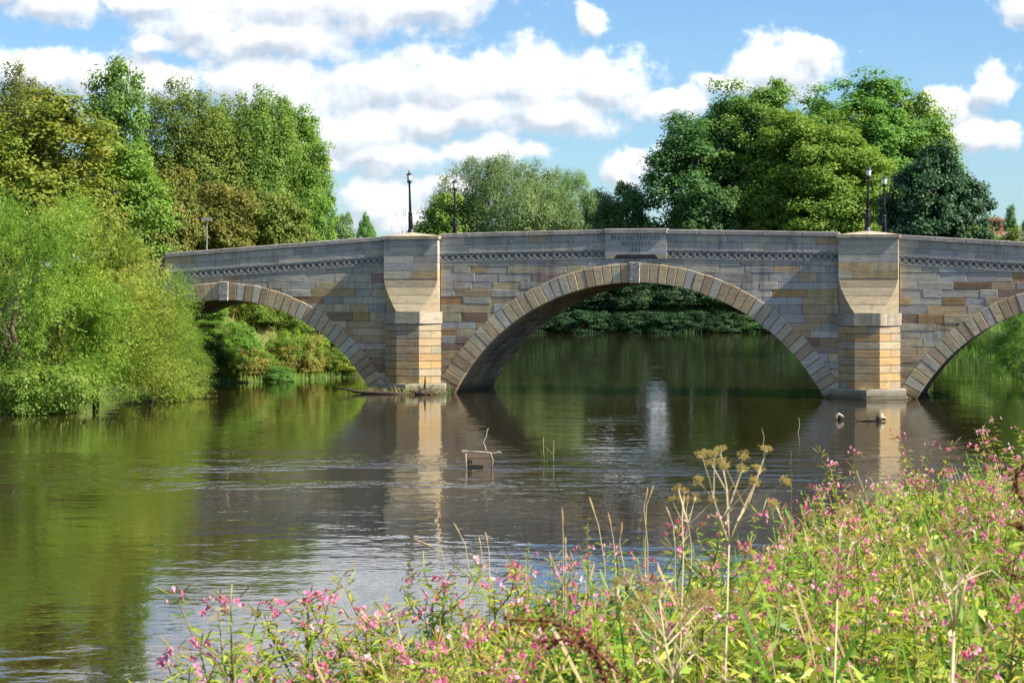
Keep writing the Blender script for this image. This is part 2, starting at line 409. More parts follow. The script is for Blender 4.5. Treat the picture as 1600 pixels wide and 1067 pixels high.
def ground_z(X, Y):
    X = np.asarray(X, float); Y = np.asarray(Y, float); d = river_sdf(X, Y)
    near = (Y < 70) & (X > -15)
    base = np.where(near, 3.2 - 0.018 * np.clip(Y, 0, 40) + 0.75 * np.exp(-(Y / 4.0) ** 2), 3.6)
    wd = np.where(near, 1.7, 6.0)
    left = np.exp(-(((X + 20) / 14) ** 2 + ((Y - 138) / 16) ** 2)); base = base + 0.6 * left
    z_ = base * sstep(d / wd)
    z_ = np.where(d < 0, -1.6 * sstep(-d / 4), z_)
    z_ = z_ + np.where(d > 1, 0.12 * np.sin(X * 0.9) * np.cos(Y * 0.7) + 0.2 * np.sin(X * 0.13 + 1) * np.sin(Y * 0.11), 0) * sstep((d - 1) / 3)
    return z_


def gz(x, y): return float(ground_z(np.array([x]), np.array([y]))[0])


gx = np.concatenate([-np.geomspace(3500, 75, 12), np.arange(-70, 80, 1.25), np.geomspace(82, 3500, 12)])
gy = np.concatenate([-np.geomspace(2500, 65, 8), np.arange(-60, 45, 1.0), np.arange(45, 290, 1.5), np.geomspace(295, 7000, 14)])
GX, GY = np.meshgrid(gx, gy); GZ = ground_z(GX, GY)
nx, ny = len(gx), len(gy)
ii = (np.arange(ny - 1)[:, None] * nx + np.arange(nx - 1)[None, :]).ravel()
me = bpy.data.meshes.new('ground'); me.from_pydata(np.stack([GX, GY, GZ], -1).reshape(-1, 3).tolist(), [], np.stack([ii, ii + 1, ii + 1 + nx, ii + nx], 1).tolist())
me.polygons.foreach_set('use_smooth', [True] * len(me.polygons))
tag(link('ground', me, 'ground_mat'), kind='structure')
wv = [(-72, -62, 0), (76, -62, 0), (76, 270, 0), (-72, 270, 0)]
tag(MB().add(wv, [(0, 1, 2, 3)]).build('river', 'water_mat'), kind='structure')

# ------------------------------------------------------------------ bridge
P0 = Vector((0, 113, 0)); XC = 6.5
bridge = empty('stone_bridge', P0, math.atan2(BE.y, BE.x))
tag(bridge, 'old three-arched sandstone bridge with cutwater piers and ring frieze across the river', 'bridge')
BW = 8.0
TOPX = [-48, -25.6, -13.4, -10.4, -6.5, 0, 10.4, 13.3, 19.4, 48]
TOPZ = [5.9, 7.40, 8.23, 8.34, 8.43, 8.53, 8.31, 8.16, 7.77, 5.9]


def ztop(x): return float(np.interp(x - XC, TOPX, TOPZ))      # top of the coping
CP, PC, FR = 0.25, 0.385, 0.47                                 # coping, parapet course, frieze heights
def zf0(x): return ztop(x) - CP - 2 * PC                       # top of frieze
def zf1(x): return zf0(x) - FR                                 # bottom of frieze
ARCH = [(XC - 22.5, 4.84 - 9.5, 9.5, 0.94), (XC, 5.77 - 10.9, 10.9, 1.0), (XC + 22.5, 4.84 - 9.5, 9.5, 0.94)]
PIERX = [XC - 11.87, XC + 11.87]; PW = 1.47
GREY = [(0.46, 0.43, 0.37), (0.42, 0.405, 0.375), (0.49, 0.46, 0.39), (0.37, 0.355, 0.325), (0.47, 0.43, 0.35), (0.43, 0.42, 0.41)]
TAN = [(0.50, 0.40, 0.26), (0.47, 0.36, 0.22), (0.53, 0.45, 0.30), (0.42, 0.31, 0.19), (0.48, 0.36, 0.2)]
BROWN = [(0.33, 0.22, 0.13), (0.31, 0.22, 0.17), (0.42, 0.27, 0.13), (0.36, 0.26, 0.22), (0.26, 0.18, 0.12)]


def jit(c, a=0.11):
    k = 1 + rnd.uniform(-a, a); return tuple(min(0.8, v * k * (1 + rnd.uniform(-0.03, 0.03))) for v in c)


def wall_color(z, x):
    u = rnd.random()
    g = max(0.05, min(0.92, 0.12 + (z - 2.6) / 5.0)) + (0.12 if x > XC else 0)
    if u < g * 0.9: return jit(rnd.choice(GREY))
    return jit(rnd.choice(TAN if rnd.random() < 0.66 else BROWN))


def inset(poly, c):
    n = len(poly); out = []
    nrm = sum(((poly[i] - poly[0]).cross(poly[(i + 1) % n] - poly[0]) for i in range(1, n - 1)), Vector()).normalized()
    for i in range(n):
        a = (poly[i] - poly[i - 1]).normalized(); b_ = (poly[(i + 1) % n] - poly[i]).normalized()
        na, nb = nrm.cross(a), nrm.cross(b_)
        out.append(poly[i] + (na + nb) * (c / max(0.35, 1 + na.dot(nb))))
    return out, nrm


def block(name, poly, depth, mat, parent, color, gap=0.008, cham=0.014, proud=0.0, rough=0.004):
    """a stone: convex face polygon (anticlockwise seen from outside), chamfered edges, sides running back by depth"""
    poly = [Vector(p) for p in poly]; n = len(poly)
    full, nr = inset(poly, gap); ins, _ = inset(poly, gap + cham)
    v = [p + nr * (proud + rnd.uniform(-rough, rough)) for p in ins] + [p + nr * (proud - cham) for p in full] + [p - nr * depth for p in full]
    f = [tuple(range(n))]
    for k in range(2):
        for i in range(n):
            j = (i + 1) % n; f.append((k * n + i, (k + 1) * n + i, (k + 1) * n + j, k * n + j))
    f.append(tuple(range(2 * n, 3 * n))[::-1])
    ctr = sum(v, Vector()) / len(v)
    me = bpy.data.meshes.new(name); me.from_pydata([tuple(p - ctr) for p in v], [], f)
    o = link(name, me, mat, parent, color); o.location = ctr
    return o


def wpoly(pts): return [(p[0], 0.0, p[1]) for p in pts]        # on the upstream face; x to the right, z up => normal -y


def clip(poly, px, pz, ux, uz):
    """keep the side of the line through (px,pz) where (p-P).u >= 0"""
    out = []; n = len(poly)
    for i in range(n):
        a, b_ = poly[i], poly[(i + 1) % n]
        da = (a[0] - px) * ux + (a[1] - pz) * uz; db = (b_[0] - px) * ux + (b_[1] - pz) * uz
        if da >= 0: out.append(a)
        if (da >= 0) != (db >= 0):
            k = da / (da - db); out.append((a[0] + k * (b_[0] - a[0]), a[1] + k * (b_[1] - a[1])))
    return out


def area(poly): return 0.5 * sum(poly[i][0] * poly[(i + 1) % len(poly)][1] - poly[(i + 1) % len(poly)][0] * poly[i][1] for i in range(len(poly)))


# backing walls with the arch openings
def opening(x):
    z_ = -1.6
    for (cx, cz, R, th) in ARCH:
        if abs(x - cx) < R + 0.25: z_ = max(z_, cz + math.sqrt((R + 0.25) ** 2 - (x - cx) ** 2))
    return z_


def wall_strip(name, y0, y1, top, step=0.25, bottom=opening, x0=-42.0, x1=54.0):
    mb = MB(); xs = np.arange(x0, x1 + 1e-6, step)
    v = []; f = []
    for q in xs:
        a, b_ = bottom(q), top(q); v += [(q, y0, a), (q, y0, b_), (q, y1, a), (q, y1, b_)]
    for i in range(len(xs) - 1):
        k = 4 * i; f += [(k, k + 4, k + 5, k + 1), (k + 2, k + 3, k + 7, k + 6), (k + 1, k + 5, k + 7, k + 3), (k, k + 2, k + 6, k + 4)]
    f += [(0, 1, 3, 2), (k + 4, k + 6, k + 7, k + 5)]
    return mb.add(v, f).build(name, 'mortar', bridge)


wall = wall_strip('spandrel_wall', 0.03, 0.55, zf1)
wall_strip('spandrel_wall', BW - 0.55, BW, zf1)
parapet = wall_strip('parapet', 0.035, 0.42, lambda q: ztop(q) - CP, 0.8, lambda q: zf1(q) + 0.002)
par_b = wall_strip('parapet', BW - 0.42, BW, ztop, 0.8, lambda q: zf1(q) + 0.002)
par_b.data.materials.clear(); par_b.data.materials.append(MATS['clean_stone']); par_b.color = (0.4, 0.39, 0.36, 1)
mb = MB(); xs = np.arange(-42, 54.1, 1.0); v = []; f = []
for q in xs:
    zr = ztop(q) - 1.15; v += [(q, 0.56, zr), (q, BW - 0.56, zr), (q, 0.56, zr - 0.2), (q, BW - 0.56, zr - 0.2)]
for i in range(len(xs) - 1):
    k = 4 * i; f += [(k, k + 4, k + 5, k + 1), (k + 2, k + 3, k + 7, k + 6)]
mb.add(v, f).build('roadway', 'road', bridge)

# wall stones, laid in courses and cut to the arch rings and the frieze
courses = [-0.6]
while courses[-1] < 8.0: courses.append(courses[-1] + rnd.choice((0.37, 0.4, 0.43, 0.46)))
bays = [(-19.6, PIERX[0] - PW - 0.03), (PIERX[0] + PW + 0.03, PIERX[1] - PW - 0.03), (PIERX[1] + PW + 0.03, 29.5)]
for (b0, b1) in bays:
    for ci in range(len(courses) - 1):
        z0, z1 = courses[ci], courses[ci + 1]; q = b0 - (0 if ci % 2 else 0.0)
        first = True
        while q < b1 - 0.05:
            wid = rnd.uniform(0.8, 2.0) * (0.62 if (first and ci % 2) else 1); first = False
            q1 = min(b1, q + wid)
            if b1 - q1 < 0.45: q1 = b1
            poly = [(q, z0), (q1, z0), (q1, z1), (q, z1)]
            mx_, mz_ = (q + q1) / 2, (z0 + z1) / 2
            # frieze underside
            sl_ = (zf1(q1) - zf1(q)) / (q1 - q); nl = math.hypot(1, sl_)
            poly = clip(poly, q, zf1(q) - 0.004, sl_ / nl, -1 / nl)
            for (cx, cz, R, th) in ARCH:
                if not poly: break
                Ro = R + th
                ds = [math.hypot(p[0] - cx, p[1] - cz) for p in poly]
                if min(ds) >= Ro: continue
                outs = [p for p, d in zip(poly, ds) if d > Ro]
                if not outs: poly = []; break
                ax = sum(p[0] for p in outs) / len(outs); az_ = sum(p[1] for p in outs) / len(outs)
                ins_ = [p for p, d in zip(poly, ds) if d <= Ro]
                ax = (ax + sum(p[0] for p in ins_) / len(ins_)) / 2; az_ = (az_ + sum(p[1] for p in ins_) / len(ins_)) / 2
                L = math.hypot(ax - cx, az_ - cz); ux, uz = (ax - cx) / L, (az_ - cz) / L
                poly = clip(poly, cx + ux * (Ro - 0.03), cz + uz * (Ro - 0.03), ux, uz)
            q = q1
            if len(poly) < 3 or area(poly) < 0.02: continue
            # drop near-duplicate corners
            pp = [poly[i] for i in range(len(poly)) if math.hypot(poly[i][0] - poly[i - 1][0], poly[i][1] - poly[i - 1][1]) > 0.05]
            if len(pp) < 3: continue
            block('wall_stone', wpoly(pp), 0.12, 'stone', wall, wall_color(mz_, mx_), gap=0.007, cham=0.012, proud=rnd.uniform(-0.004, 0.016), rough=0.006)

# arch rings, soffits
for ai, (cx, cz, R, th) in enumerate(ARCH):
    zlow = -0.45
    th0 = math.acos((zlow - cz) / R)                      # half angle at the intrados
    nside = 27 if ai == 1 else 24
    kw = 0.27 / R
    edges = [-th0 + (th0 - kw) * i / nside for i in range(nside + 1)] + [kw + (th0 - kw) * i / nside for i in range(nside + 1)]
    bar = MB(); seg = 60; v = []; f = []
    for i in range(seg + 1):
        a = -th0 + 2 * th0 * i / seg; v += [(cx + (R + 0.06) * math.sin(a), 0.2, cz + (R + 0.06) * math.cos(a)), (cx + (R + 0.06) * math.sin(a), BW - 0.05, cz + (R + 0.06) * math.cos(a))]
    for i in range(seg): f.append((2 * i, 2 * i + 1, 2 * i + 3, 2 * i + 2))
    barrel = bar.add(v, f).build('arch_barrel', 'mortar', bridge)
    rest = []
    for i in range(len(edges) - 1):
        a0, a1 = edges[i], edges[i + 1]; key = i == nside
        if ai == 0 and cx + R * math.sin(a1) < -19.8: continue
        if ai == 2 and cx + R * math.sin(a0) > 29.2: continue
        r0, r1 = (R - 0.03, R + th + 0.06) if key else (R, R + th + rnd.uniform(-0.015, 0.015))
        def pt(r, a, y_=0.0): return (cx + r * math.sin(a), y_, cz + r * math.cos(a))
        poly = [pt(r0, a0), pt(r0, a1), pt(r1, a1), pt(r1, a0)]
        col = jit(rnd.choice([(0.49, 0.40, 0.27), (0.45, 0.35, 0.23), (0.47, 0.44, 0.38), (0.54, 0.47, 0.33), (0.40, 0.30, 0.2), (0.49, 0.45, 0.37), (0.52, 0.42, 0.26)]), 0.1)
        if key: block('keystone', poly, 0.75, 'keystone', barrel, (0.42, 0.41, 0.39), gap=0.01, cham=0.02, proud=0.13, rough=0)
        else: block('voussoir', poly, 0.75, 'clean_stone', barrel, col, gap=0.014, cham=0.022, proud=0.035 + rnd.uniform(-0.006, 0.01))
        # soffit stones behind the ring stone
        ys = [0.78]
        while ys[-1] < BW - 0.4: ys.append(min(BW - 0.02, ys[-1] + rnd.uniform(0.9, 1.7)))
        for k in range(len(ys) - 1):
            pl = [pt(R, a0, ys[k]), pt(R, a0, ys[k + 1]), pt(R, a1, ys[k + 1]), pt(R, a1, ys[k])]
            pv = [Vector(p) for p in pl]; nr = (pv[1] - pv[0]).cross(pv[2] - pv[0])
            if nr.dot(Vector((cx - pv[0].x, 0, cz - pv[0].z))) < 0: pl = pl[::-1]
            c2 = jit(rnd.choice([(0.32, 0.28, 0.22), (0.4, 0.33, 0.24), (0.26, 0.24, 0.21), (0.44, 0.36, 0.26)]) if abs(a0) < th0 * 0.8 else rnd.choice(TAN), 0.15)  # tan at the vault feet puts the soft light there into the colour
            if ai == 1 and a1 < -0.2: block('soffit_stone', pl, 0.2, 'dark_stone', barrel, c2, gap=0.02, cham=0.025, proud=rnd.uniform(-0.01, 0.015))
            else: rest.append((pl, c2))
    mb = MB()
    for pl, c2 in rest:
        p = [Vector(q) for q in pl]; full, nr = inset(p, 0.01); ins_, _ = inset(p, 0.025)
        mb.add(ins_ + [q - nr * 0.05 for q in full], [(0, 1, 2, 3)] + [(i, 4 + i, 4 + (i + 1) % 4, (i + 1) % 4) for i in range(4)])
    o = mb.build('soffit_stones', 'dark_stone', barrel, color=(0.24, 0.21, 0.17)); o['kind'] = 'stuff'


# piers
def loft(name, A, B, z0, z1, mat, parent, color, gap=0.008, cham=0.016):
    """A, B: plan polygons (x, y) bottom and top, same count; a stone between z0 and z1 with chamfered bed joints"""
    def shr(P, c):
        vs, _ = inset([Vector((p[0], p[1], 0)) for p in P], c); return vs
    area_ = area(A)
    if area_ < 0: A, B = A[::-1], B[::-1]
    rings = [(shr(A, gap + cham), z0 + gap), (shr(A, gap), z0 + gap + cham), (shr(B, gap), z1 - gap - cham), (shr(B, gap + cham), z1 - gap)]
    n = len(A); v = [(p.x, p.y, h) for r, h in rings for p in r]; f = [tuple(range(n))[::-1], tuple(range(3 * n, 4 * n))]
    for k in range(3):
        for i in range(n): j = (i + 1) % n; f.append((k * n + i, k * n + j, (k + 1) * n + j, (k + 1) * n + i))
    ctr = Vector((sum(p[0] for p in v), sum(p[1] for p in v), sum(p[2] for p in v))) / len(v)
    me = bpy.data.meshes.new(name); me.from_pydata([tuple(Vector(p) - ctr) for p in v], [], f)
    o = link(name, me, mat, parent, color); o.location = ctr; return o


def halfplane_cut(P, xc, keep_left):
    return clip(P, xc, 0, -1 if keep_left else 1, 0)


for pi, px_ in enumerate(PIERX):
    core = MB(); A_, D_, WB = 0.62, 0.95, 1.56
    core.box((px_ - PW + 0.04, 0.1, -1.5), (px_ + PW - 0.04, BW, zf1(px_)))
    core.add([(px_ + s * q, yy, zc) for zc in (-1.5, 4.2) for (s, q, yy) in ((-1, WB - 0.06, 0.06), (-1, A_ - 0.03, -D_ + 0.05), (1, A_ - 0.03, -D_ + 0.05), (1, WB - 0.06, 0.06))],
             [(0, 1, 5, 4), (1, 2, 6, 5), (2, 3, 7, 6), (4, 5, 6, 7)])
    core.box((px_ - PW + 0.05, -0.38, 5.9), (px_ + PW - 0.05, 0.3, ztop(px_) - 0.3))
    # downstream cutwater
    core.add([(px_ + s * q, BW + yy, zc) for zc in (-1.5, 4.8) for (s, q, yy) in ((-1, WB, -0.06), (-1, A_, D_), (1, A_, D_), (1, WB, -0.06))],
             [(0, 4, 5, 1), (1, 5, 6, 2), (2, 6, 7, 3), (4, 7, 6, 5)])
    pier = core.build('pier', 'mortar', bridge)

    def pc(): return jit(rnd.choice([(0.44, 0.35, 0.22), (0.40, 0.32, 0.2), (0.44, 0.31, 0.16), (0.40, 0.34, 0.25)]), 0.1)
    trap = [(px_ - WB, 0.0), (px_ - A_, -D_), (px_ + A_, -D_), (px_ + WB, 0.0)]
    # pointed plinth with a low footing
    for (w_, d_, z0, z1) in ((1.9, 1.42, -0.8, 0.13), (1.82, 1.3, 0.13, 0.52)):
        tri = [(px_ - w_, 0.02), (px_ - w_, -0.3), (px_, -d_), (px_ + w_, -0.3), (px_ + w_, 0.02)]
        for L in (True, False): loft('plinth_stone', halfplane_cut(tri, px_, L), halfplane_cut(tri, px_, L), z0, z1, 'stone', pier, jit((0.42, 0.38, 0.31), 0.06), gap=0.003, cham=0.03)
    zs = [0.52, 0.88] + [0.88 + 0.393 * k for k in range(1, 8)]
    for k in range(len(zs) - 1):
        cuts = [px_] if k % 2 else [px_ - 1.05, px_ + 1.12]
        segs = [px_ - 9] + cuts + [px_ + 9]
        for s0, s1 in zip(segs[:-1], segs[1:]):
            P = clip(clip(trap, s0, 0, 1, 0), s1, 0, -1, 0)
            if len(P) >= 3: loft('pier_stone', P, P, zs[k], zs[k + 1], 'clean_stone' if k > 1 else 'stone', pier, pc(), gap=0.008, cham=0.028 if k else 0.01)
    zb = zs[-1]
    band = [(px_ - WB - 0.05, 0.0), (px_ - A_ - 0.04, -D_ - 0.05), (px_ + A_ + 0.04, -D_ - 0.05), (px_ + WB + 0.05, 0.0)]
    for s0, s1 in ((-9, -A_ - 0.04), (-A_ - 0.04, A_ + 0.04), (A_ + 0.04, 9)):
        P = clip(clip(band, px_ + s0, 0, 1, 0), px_ + s1, 0, -1, 0)
        loft('band_stone', P, P, zb, zb + 0.62, 'stone', pier, jit((0.42, 0.39, 0.32), 0.08), gap=0.0015, cham=0.012)
    z0 = zb + 0.62; nb = 4; H = 1.72

    def sect(u):
        c_ = A_ + (PW - A_) * (1 - (1 - u) ** 1.45); d_ = 0.45 + (D_ - 0.45) * (1 - u) ** 1.7; e_ = 0.04 + 0.41 * u
        return [(px_ - PW, 0.0), (px_ - PW, -e_), (px_ - c_ - 0.002, -d_), (px_ + c_ + 0.002, -d_), (px_ + PW, -e_), (px_ + PW, 0.0)]
    sub = 3
    for k in range(nb):
        z_a, z_b = z0 + H * k / nb, z0 + H * (k + 1) / nb
        loft('weathering_stone', sect(k / nb), sect((k + 1) / nb - 0.001), z_a, z_b, 'clean_stone', pier, jit((0.42, 0.36, 0.25), 0.07), gap=0.003, cham=0.012)
    zq = z0 + H; zc_ = ztop(px_) - 0.24; nc = 5
    rect = [(px_ - PW, 0.0), (px_ - PW, -0.45), (px_ + PW, -0.45), (px_ + PW, 0.0)]
    for k in range(nc):
        a_, b_ = zq + (zc_ - zq) * k / nc, zq + (zc_ - zq) * (k + 1) / nc
        cut = px_ + rnd.uniform(-0.9, 0.9)
        for L in (True, False):
            P = halfplane_cut(rect, cut, L); loft('pier_stone', P, P, a_, b_, 'stone', pier, jit(rnd.choice(GREY if k > 1 else GREY + TAN), 0.1), gap=0.004, cham=0.008)
    # low gabled cap in two stones
    for L in (-1, 1):
        m_ = MB(); w_ = PW + 0.08; y0, y1 = -0.53, 0.5
        x0, x1 = (px_ - w_, px_ - 0.006) if L < 0 else (px_ + 0.006, px_ + w_)
        hi = 0.36; lo = 0.17
        za, zb_ = (lo, hi) if L < 0 else (hi, lo)
        v = [(x0, y0, 0), (x1, y0, 0), (x1, y1, 0), (x0, y1, 0), (x0, y0 + 0.0, min(za, lo)), (x1, y0, min(zb_, lo)), (x1, y1, min(zb_, lo)), (x0, y1, min(za, lo)),
             (x0, y0 + 0.35, za), (x1, y0 + 0.35, zb_), (x1, y1 - 0.3, zb_), (x0, y1 - 0.3, za)]
        f = [(0, 1, 5, 4), (1, 2, 6, 5), (2, 3, 7, 6), (3, 0, 4, 7), (4, 5, 9, 8), (6, 7, 11, 10), (8, 9, 10, 11), (5, 6, 10, 9), (7, 4, 8, 11)]
        o = m_.add(v, f).build('cap_stone', 'stone', pier, color=jit((0.44, 0.38, 0.28), 0.06)); o.location = (0, 0, zc_ + 0.002)
    # downstream pier top that carries the far lamp
    m_ = MB(); m_.box((px_ - PW, BW - 0.3, 4.8), (px_ + PW, BW + 0.45, ztop(px_) + 0.05))
    m_.build('rear_shaft', 'clean_stone', pier, color=(0.42, 0.4, 0.36))

# parapet courses, coping and frieze
ringm = MB(); nseg = 18; v = []; f = []
for k in range(nseg):
    th_ = 2 * math.pi * k / nseg; cs, sn = math.cos(th_), math.sin(th_)
    for (r, yy) in ((0.172, 0.05), (0.165, 0.0), (0.122, 0.0), (0.115, 0.05)): v.append((r * cs, yy, r * sn))
for k in range(nseg):
    j = (k + 1) % nseg
    for q in range(3): f.append((k * 4 + q, k * 4 + q + 1, j * 4 + q + 1, j * 4 + q))
ring_me = ringm.add(v, f).mesh('frieze_ring'); ring_me.materials.append(MATS['clean_stone'])
TAB0, TAB1 = XC - 1.55, XC + 1.65
for bi, (b0, b1) in enumerate([(-19.4, PIERX[0] - PW), (PIERX[0] + PW, TAB0), (TAB1, PIERX[1] - PW), (PIERX[1] + PW, 29.5)]):
    for row in range(2):
        q = b0
        while q < b1 - 0.02:
            q1 = min(b1, q + rnd.uniform(0.85, 1.75))
            if b1 - q1 < 0.4: q1 = b1
            h0 = lambda s: zf0(s) + row * PC
            poly = [(q, h0(q)), (q1, h0(q1)), (q1, h0(q1) + PC), (q, h0(q) + PC)]
            block('parapet_stone', wpoly(poly), 0.1, 'stone', parapet, jit(rnd.choice(GREY) if rnd.random() < 0.9 else rnd.choice(TAN), 0.1), gap=0.006, cham=0.01, proud=rnd.uniform(0.0, 0.012))
            q = q1
    # frieze: sunk panel between two fillets, a ring every 0.34 m
    v = []; xs = np.linspace(b0, b1, 20); fr = MB()
    for (dz0, dz1, yy0, yy1) in ((0.0, -0.055, -0.03, 0.09), (-FR + 0.055, -FR + 0.001, -0.03, 0.09)):
        v = []; f = []
        for q in xs: v += [(q, yy0, zf0(q) + dz0), (q, yy0, zf0(q) + dz1), (q, yy1, zf0(q) + dz1), (q, yy1, zf0(q) + dz0)]
        for i in range(len(xs) - 1):
            for k in range(4): f.append((4 * i + k, 4 * i + 4 + k, 4 * i + 4 + (k + 1) % 4, 4 * i + (k + 1) % 4))
        fr.add(v, [q[::-1] for q in f])
    frz = fr.build('frieze', 'clean_stone', bridge, color=(0.4, 0.4, 0.39))
    n_r = int((b1 - b0 - 0.1) / 0.335); st = (b1 - b0) / n_r
    pan = MB(); v = []
    for q in xs: v += [(q, 0.03, zf0(q) - 0.056), (q, 0.03, zf0(q) - FR + 0.056)]
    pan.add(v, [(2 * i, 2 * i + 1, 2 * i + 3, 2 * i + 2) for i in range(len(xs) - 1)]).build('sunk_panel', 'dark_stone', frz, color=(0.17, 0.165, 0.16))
    for k in range(n_r):
        q = b0 + st * (k + 0.5); o = link('frieze_ring', ring_me, None, frz, (0.41, 0.405, 0.39)); o.location = (q, -0.012 if k % 2 else -0.022, zf0(q) - FR / 2)
    # coping
    q = b0
    while q < b1 - 0.02:
        q1 = min(b1, q + rnd.uniform(1.3, 2.0))
        if b1 - q1 < 0.5: q1 = b1
        poly = [(q, -0.075, ztop(q) - CP), (q1, -0.075, ztop(q1) - CP), (q1, -0.075, ztop(q1)), (q, -0.075, ztop(q))]
        block('coping_stone', poly, 0.55, 'stone', parapet, jit((0.36, 0.34, 0.32), 0.1), gap=0.004, cham=0.025, rough=0.003)
        q = q1

# inscription tablet
zt = ztop(XC) - CP; tb = MB(); tb.box((TAB0, -0.02, zt - 1.2), (TAB1, 0.1, zt - 0.003)); tablet = tb.build('tablet', 'mortar', bridge)
rows = [zt, zt - 0.33, zt - 0.68, zt - 1.07]
for r in range(3):
    cuts = [TAB0, (TAB0 + rnd.uniform(1.0, 2.2)), TAB1]
    for c0, c1 in zip(cuts[:-1], cuts[1:]):
        block('tablet_stone', [(c0, -0.05, rows[r + 1]), (c1, -0.05, rows[r + 1]), (c1, -0.05, rows[r]), (c0, -0.05, rows[r])], 0.1, 'clean_stone', tablet, jit((0.43, 0.43, 0.42), 0.05), gap=0.003, cham=0.006, rough=0)
for s in (-1, 1):
    a_ = TAB0 if s < 0 else TAB1; pts = [(a_, rows[3]), (a_, rows[3] - 0.23), (a_ - s * 0.42, rows[3] - 0.23), (a_ - s * 0.62, rows[3])]
    if s < 0: pts = pts
    else: pts = pts[::-1]
    block('tablet_foot', [(p[0], -0.05, p[1]) for p in pts], 0.1, 'clean_stone', tablet, (0.42, 0.37, 0.26), gap=0.002, cham=0.012, rough=0)
bc = bridge  # coping over the tablet
block('coping_stone', [(TAB0 - 0.04, -0.14, zt + 0.001), (TAB1 + 0.04, -0.14, zt + 0.001), (TAB1 + 0.04, -0.14, zt + CP + 0.01), (TAB0 - 0.04, -0.14, zt + CP + 0.01)], 0.6, 'stone', parapet, (0.36, 0.34, 0.32), gap=0, cham=0.025, rough=0)
GL = {  # strokes on a 0..1 square: (x0, y0, x1, y1, thickness)
    'B': (0.7, [(0.15, 0, 0.15, 1, .16), (0.15, 1, 0.5, 1, .07), (0.5, 1, 0.62, 0.78, .13), (0.62, 0.78, 0.48, 0.54, .1), (0.15, 0.54, 0.48, 0.54, .07), (0.48, 0.54, 0.68, 0.28, .13), (0.68, 0.28, 0.52, 0, .12), (0.15, 0, 0.52, 0, .07)]),
    'E': (0.65, [(0.15, 0, 0.15, 1, .16), (0.15, 1, 0.6, 1, .07), (0.15, 0.52, 0.48, 0.52, .07), (0.15, 0, 0.62, 0, .07), (0.6, 1, 0.6, .84, .06), (0.62, 0, 0.62, .17, .06)]),
    'R': (0.75, [(0.15, 0, 0.15, 1, .16), (0.15, 1, 0.5, 1, .07), (0.5, 1, 0.62, 0.77, .13), (0.62, 0.77, 0.48, 0.5, .1), (0.15, 0.5, 0.48, 0.5, .07), (0.4, 0.5, 0.72, 0, .13), (0.05, 0, 0.27, 0, .05)]),
    'N': (0.82, [(0.15, 0, 0.15, 1, .07), (0.13, 1, 0.68, 0, .15), (0.68, 0, 0.68, 1, .07), (0.05, 0, 0.25, 0, .05), (0.57, 1, 0.78, 1, .05)]),
    'A': (0.78, [(0.08, 0, 0.4, 1, .07), (0.4, 1, 0.7, 0, .16), (0.2, 0.35, 0.6, 0.35, .06), (0, 0, 0.18, 0, .05), (0.58, 0, 0.8, 0, .05)]),
    'D': (0.78, [(0.15, 0, 0.15, 1, .16), (0.15, 1, 0.45, 1, .07), (0.45, 1, 0.68, 0.75, .11), (0.68, 0.75, 0.68, 0.25, .15), (0.68, 0.25, 0.45, 0, .11), (0.15, 0, 0.45, 0, .07)]),
    'H': (0.85, [(0.15, 0, 0.15, 1, .16), (0.7, 0, 0.7, 1, .16), (0.15, 0.52, 0.7, 0.52, .06), (0.04, 0, 0.27, 0, .05), (0.04, 1, 0.27, 1, .05), (0.58, 0, 0.82, 0, .05), (0.58, 1, 0.82, 1, .05)]),
    'T': (0.72, [(0.36, 0, 0.36, 1, .16), (0.04, 1, 0.68, 1, .07), (0.04, 1, 0.04, .83, .06), (0.68, 1, 0.68, .83, .06), (0.24, 0, 0.48, 0, .05)]),
    'L': (0.65, [(0.15, 0, 0.15, 1, .16), (0.15, 0, 0.6, 0, .07), (0.6, 0, 0.6, .2, .06), (0.04, 1, 0.27, 1, .05)]),
    'Y': (0.75, [(0.36, 0, 0.36, 0.48, .15), (0.36, 0.48, 0.06, 1, .14), (0.36, 0.48, 0.66, 1, .07), (0.24, 0, 0.48, 0, .05), (-.03, 1, 0.17, 1, .05), (0.56, 1, 0.76, 1, .05)]),
    'C': (0.75, [(0.66, 0.8, 0.45, 1, .08), (0.45, 1, 0.2, 0.82, .11), (0.2, 0.82, 0.12, 0.5, .15), (0.12, 0.5, 0.2, 0.18, .15), (0.2, 0.18, 0.45, 0, .11), (0.45, 0, 0.66, 0.2, .07), (0.66, .8, .66, .98, .05)]),
    'I': (0.35, [(0.17, 0, 0.17, 1, .16), (0.05, 0, 0.3, 0, .05), (0.05, 1, 0.3, 1, .05)]),
    '1': (0.42, [(0.2, 0, 0.2, 0.8, .14), (0.2, .8, 0.06, .7, .05), (0.08, 0, 0.33, 0, .05)]),
    '8': (0.55, [(0.26, 1, 0.42, .8, .09), (.42, .8, .12, .5, .1), (.26, 1, .1, .8, .09), (.1, .8, .42, .45, .12), (.12, .5, .1, .2, .1), (.1, .2, .26, 0, .09), (.26, 0, .44, .2, .09), (.44, .2, .42, .45, .1)]),
    '0': (0.6, [(0.28, .85, .1, .6, .1), (.1, .6, .1, .25, .13), (.1, .25, .28, 0, .1), (.28, 0, .46, .25, .1), (.46, .25, .46, .6, .13), (.46, .6, .28, .85, .1)]),
    '3': (0.52, [(.1, .85, .38, .85, .08), (.38, .85, .22, .52, .08), (.22, .52, .42, .3, .12), (.42, .3, .36, 0, .12), (.36, 0, .1, -.12, .08)]),
    '.': (0.3, [(0.08, 0.05, 0.2, 0.05, .12)]), ' ': (0.4, [])}


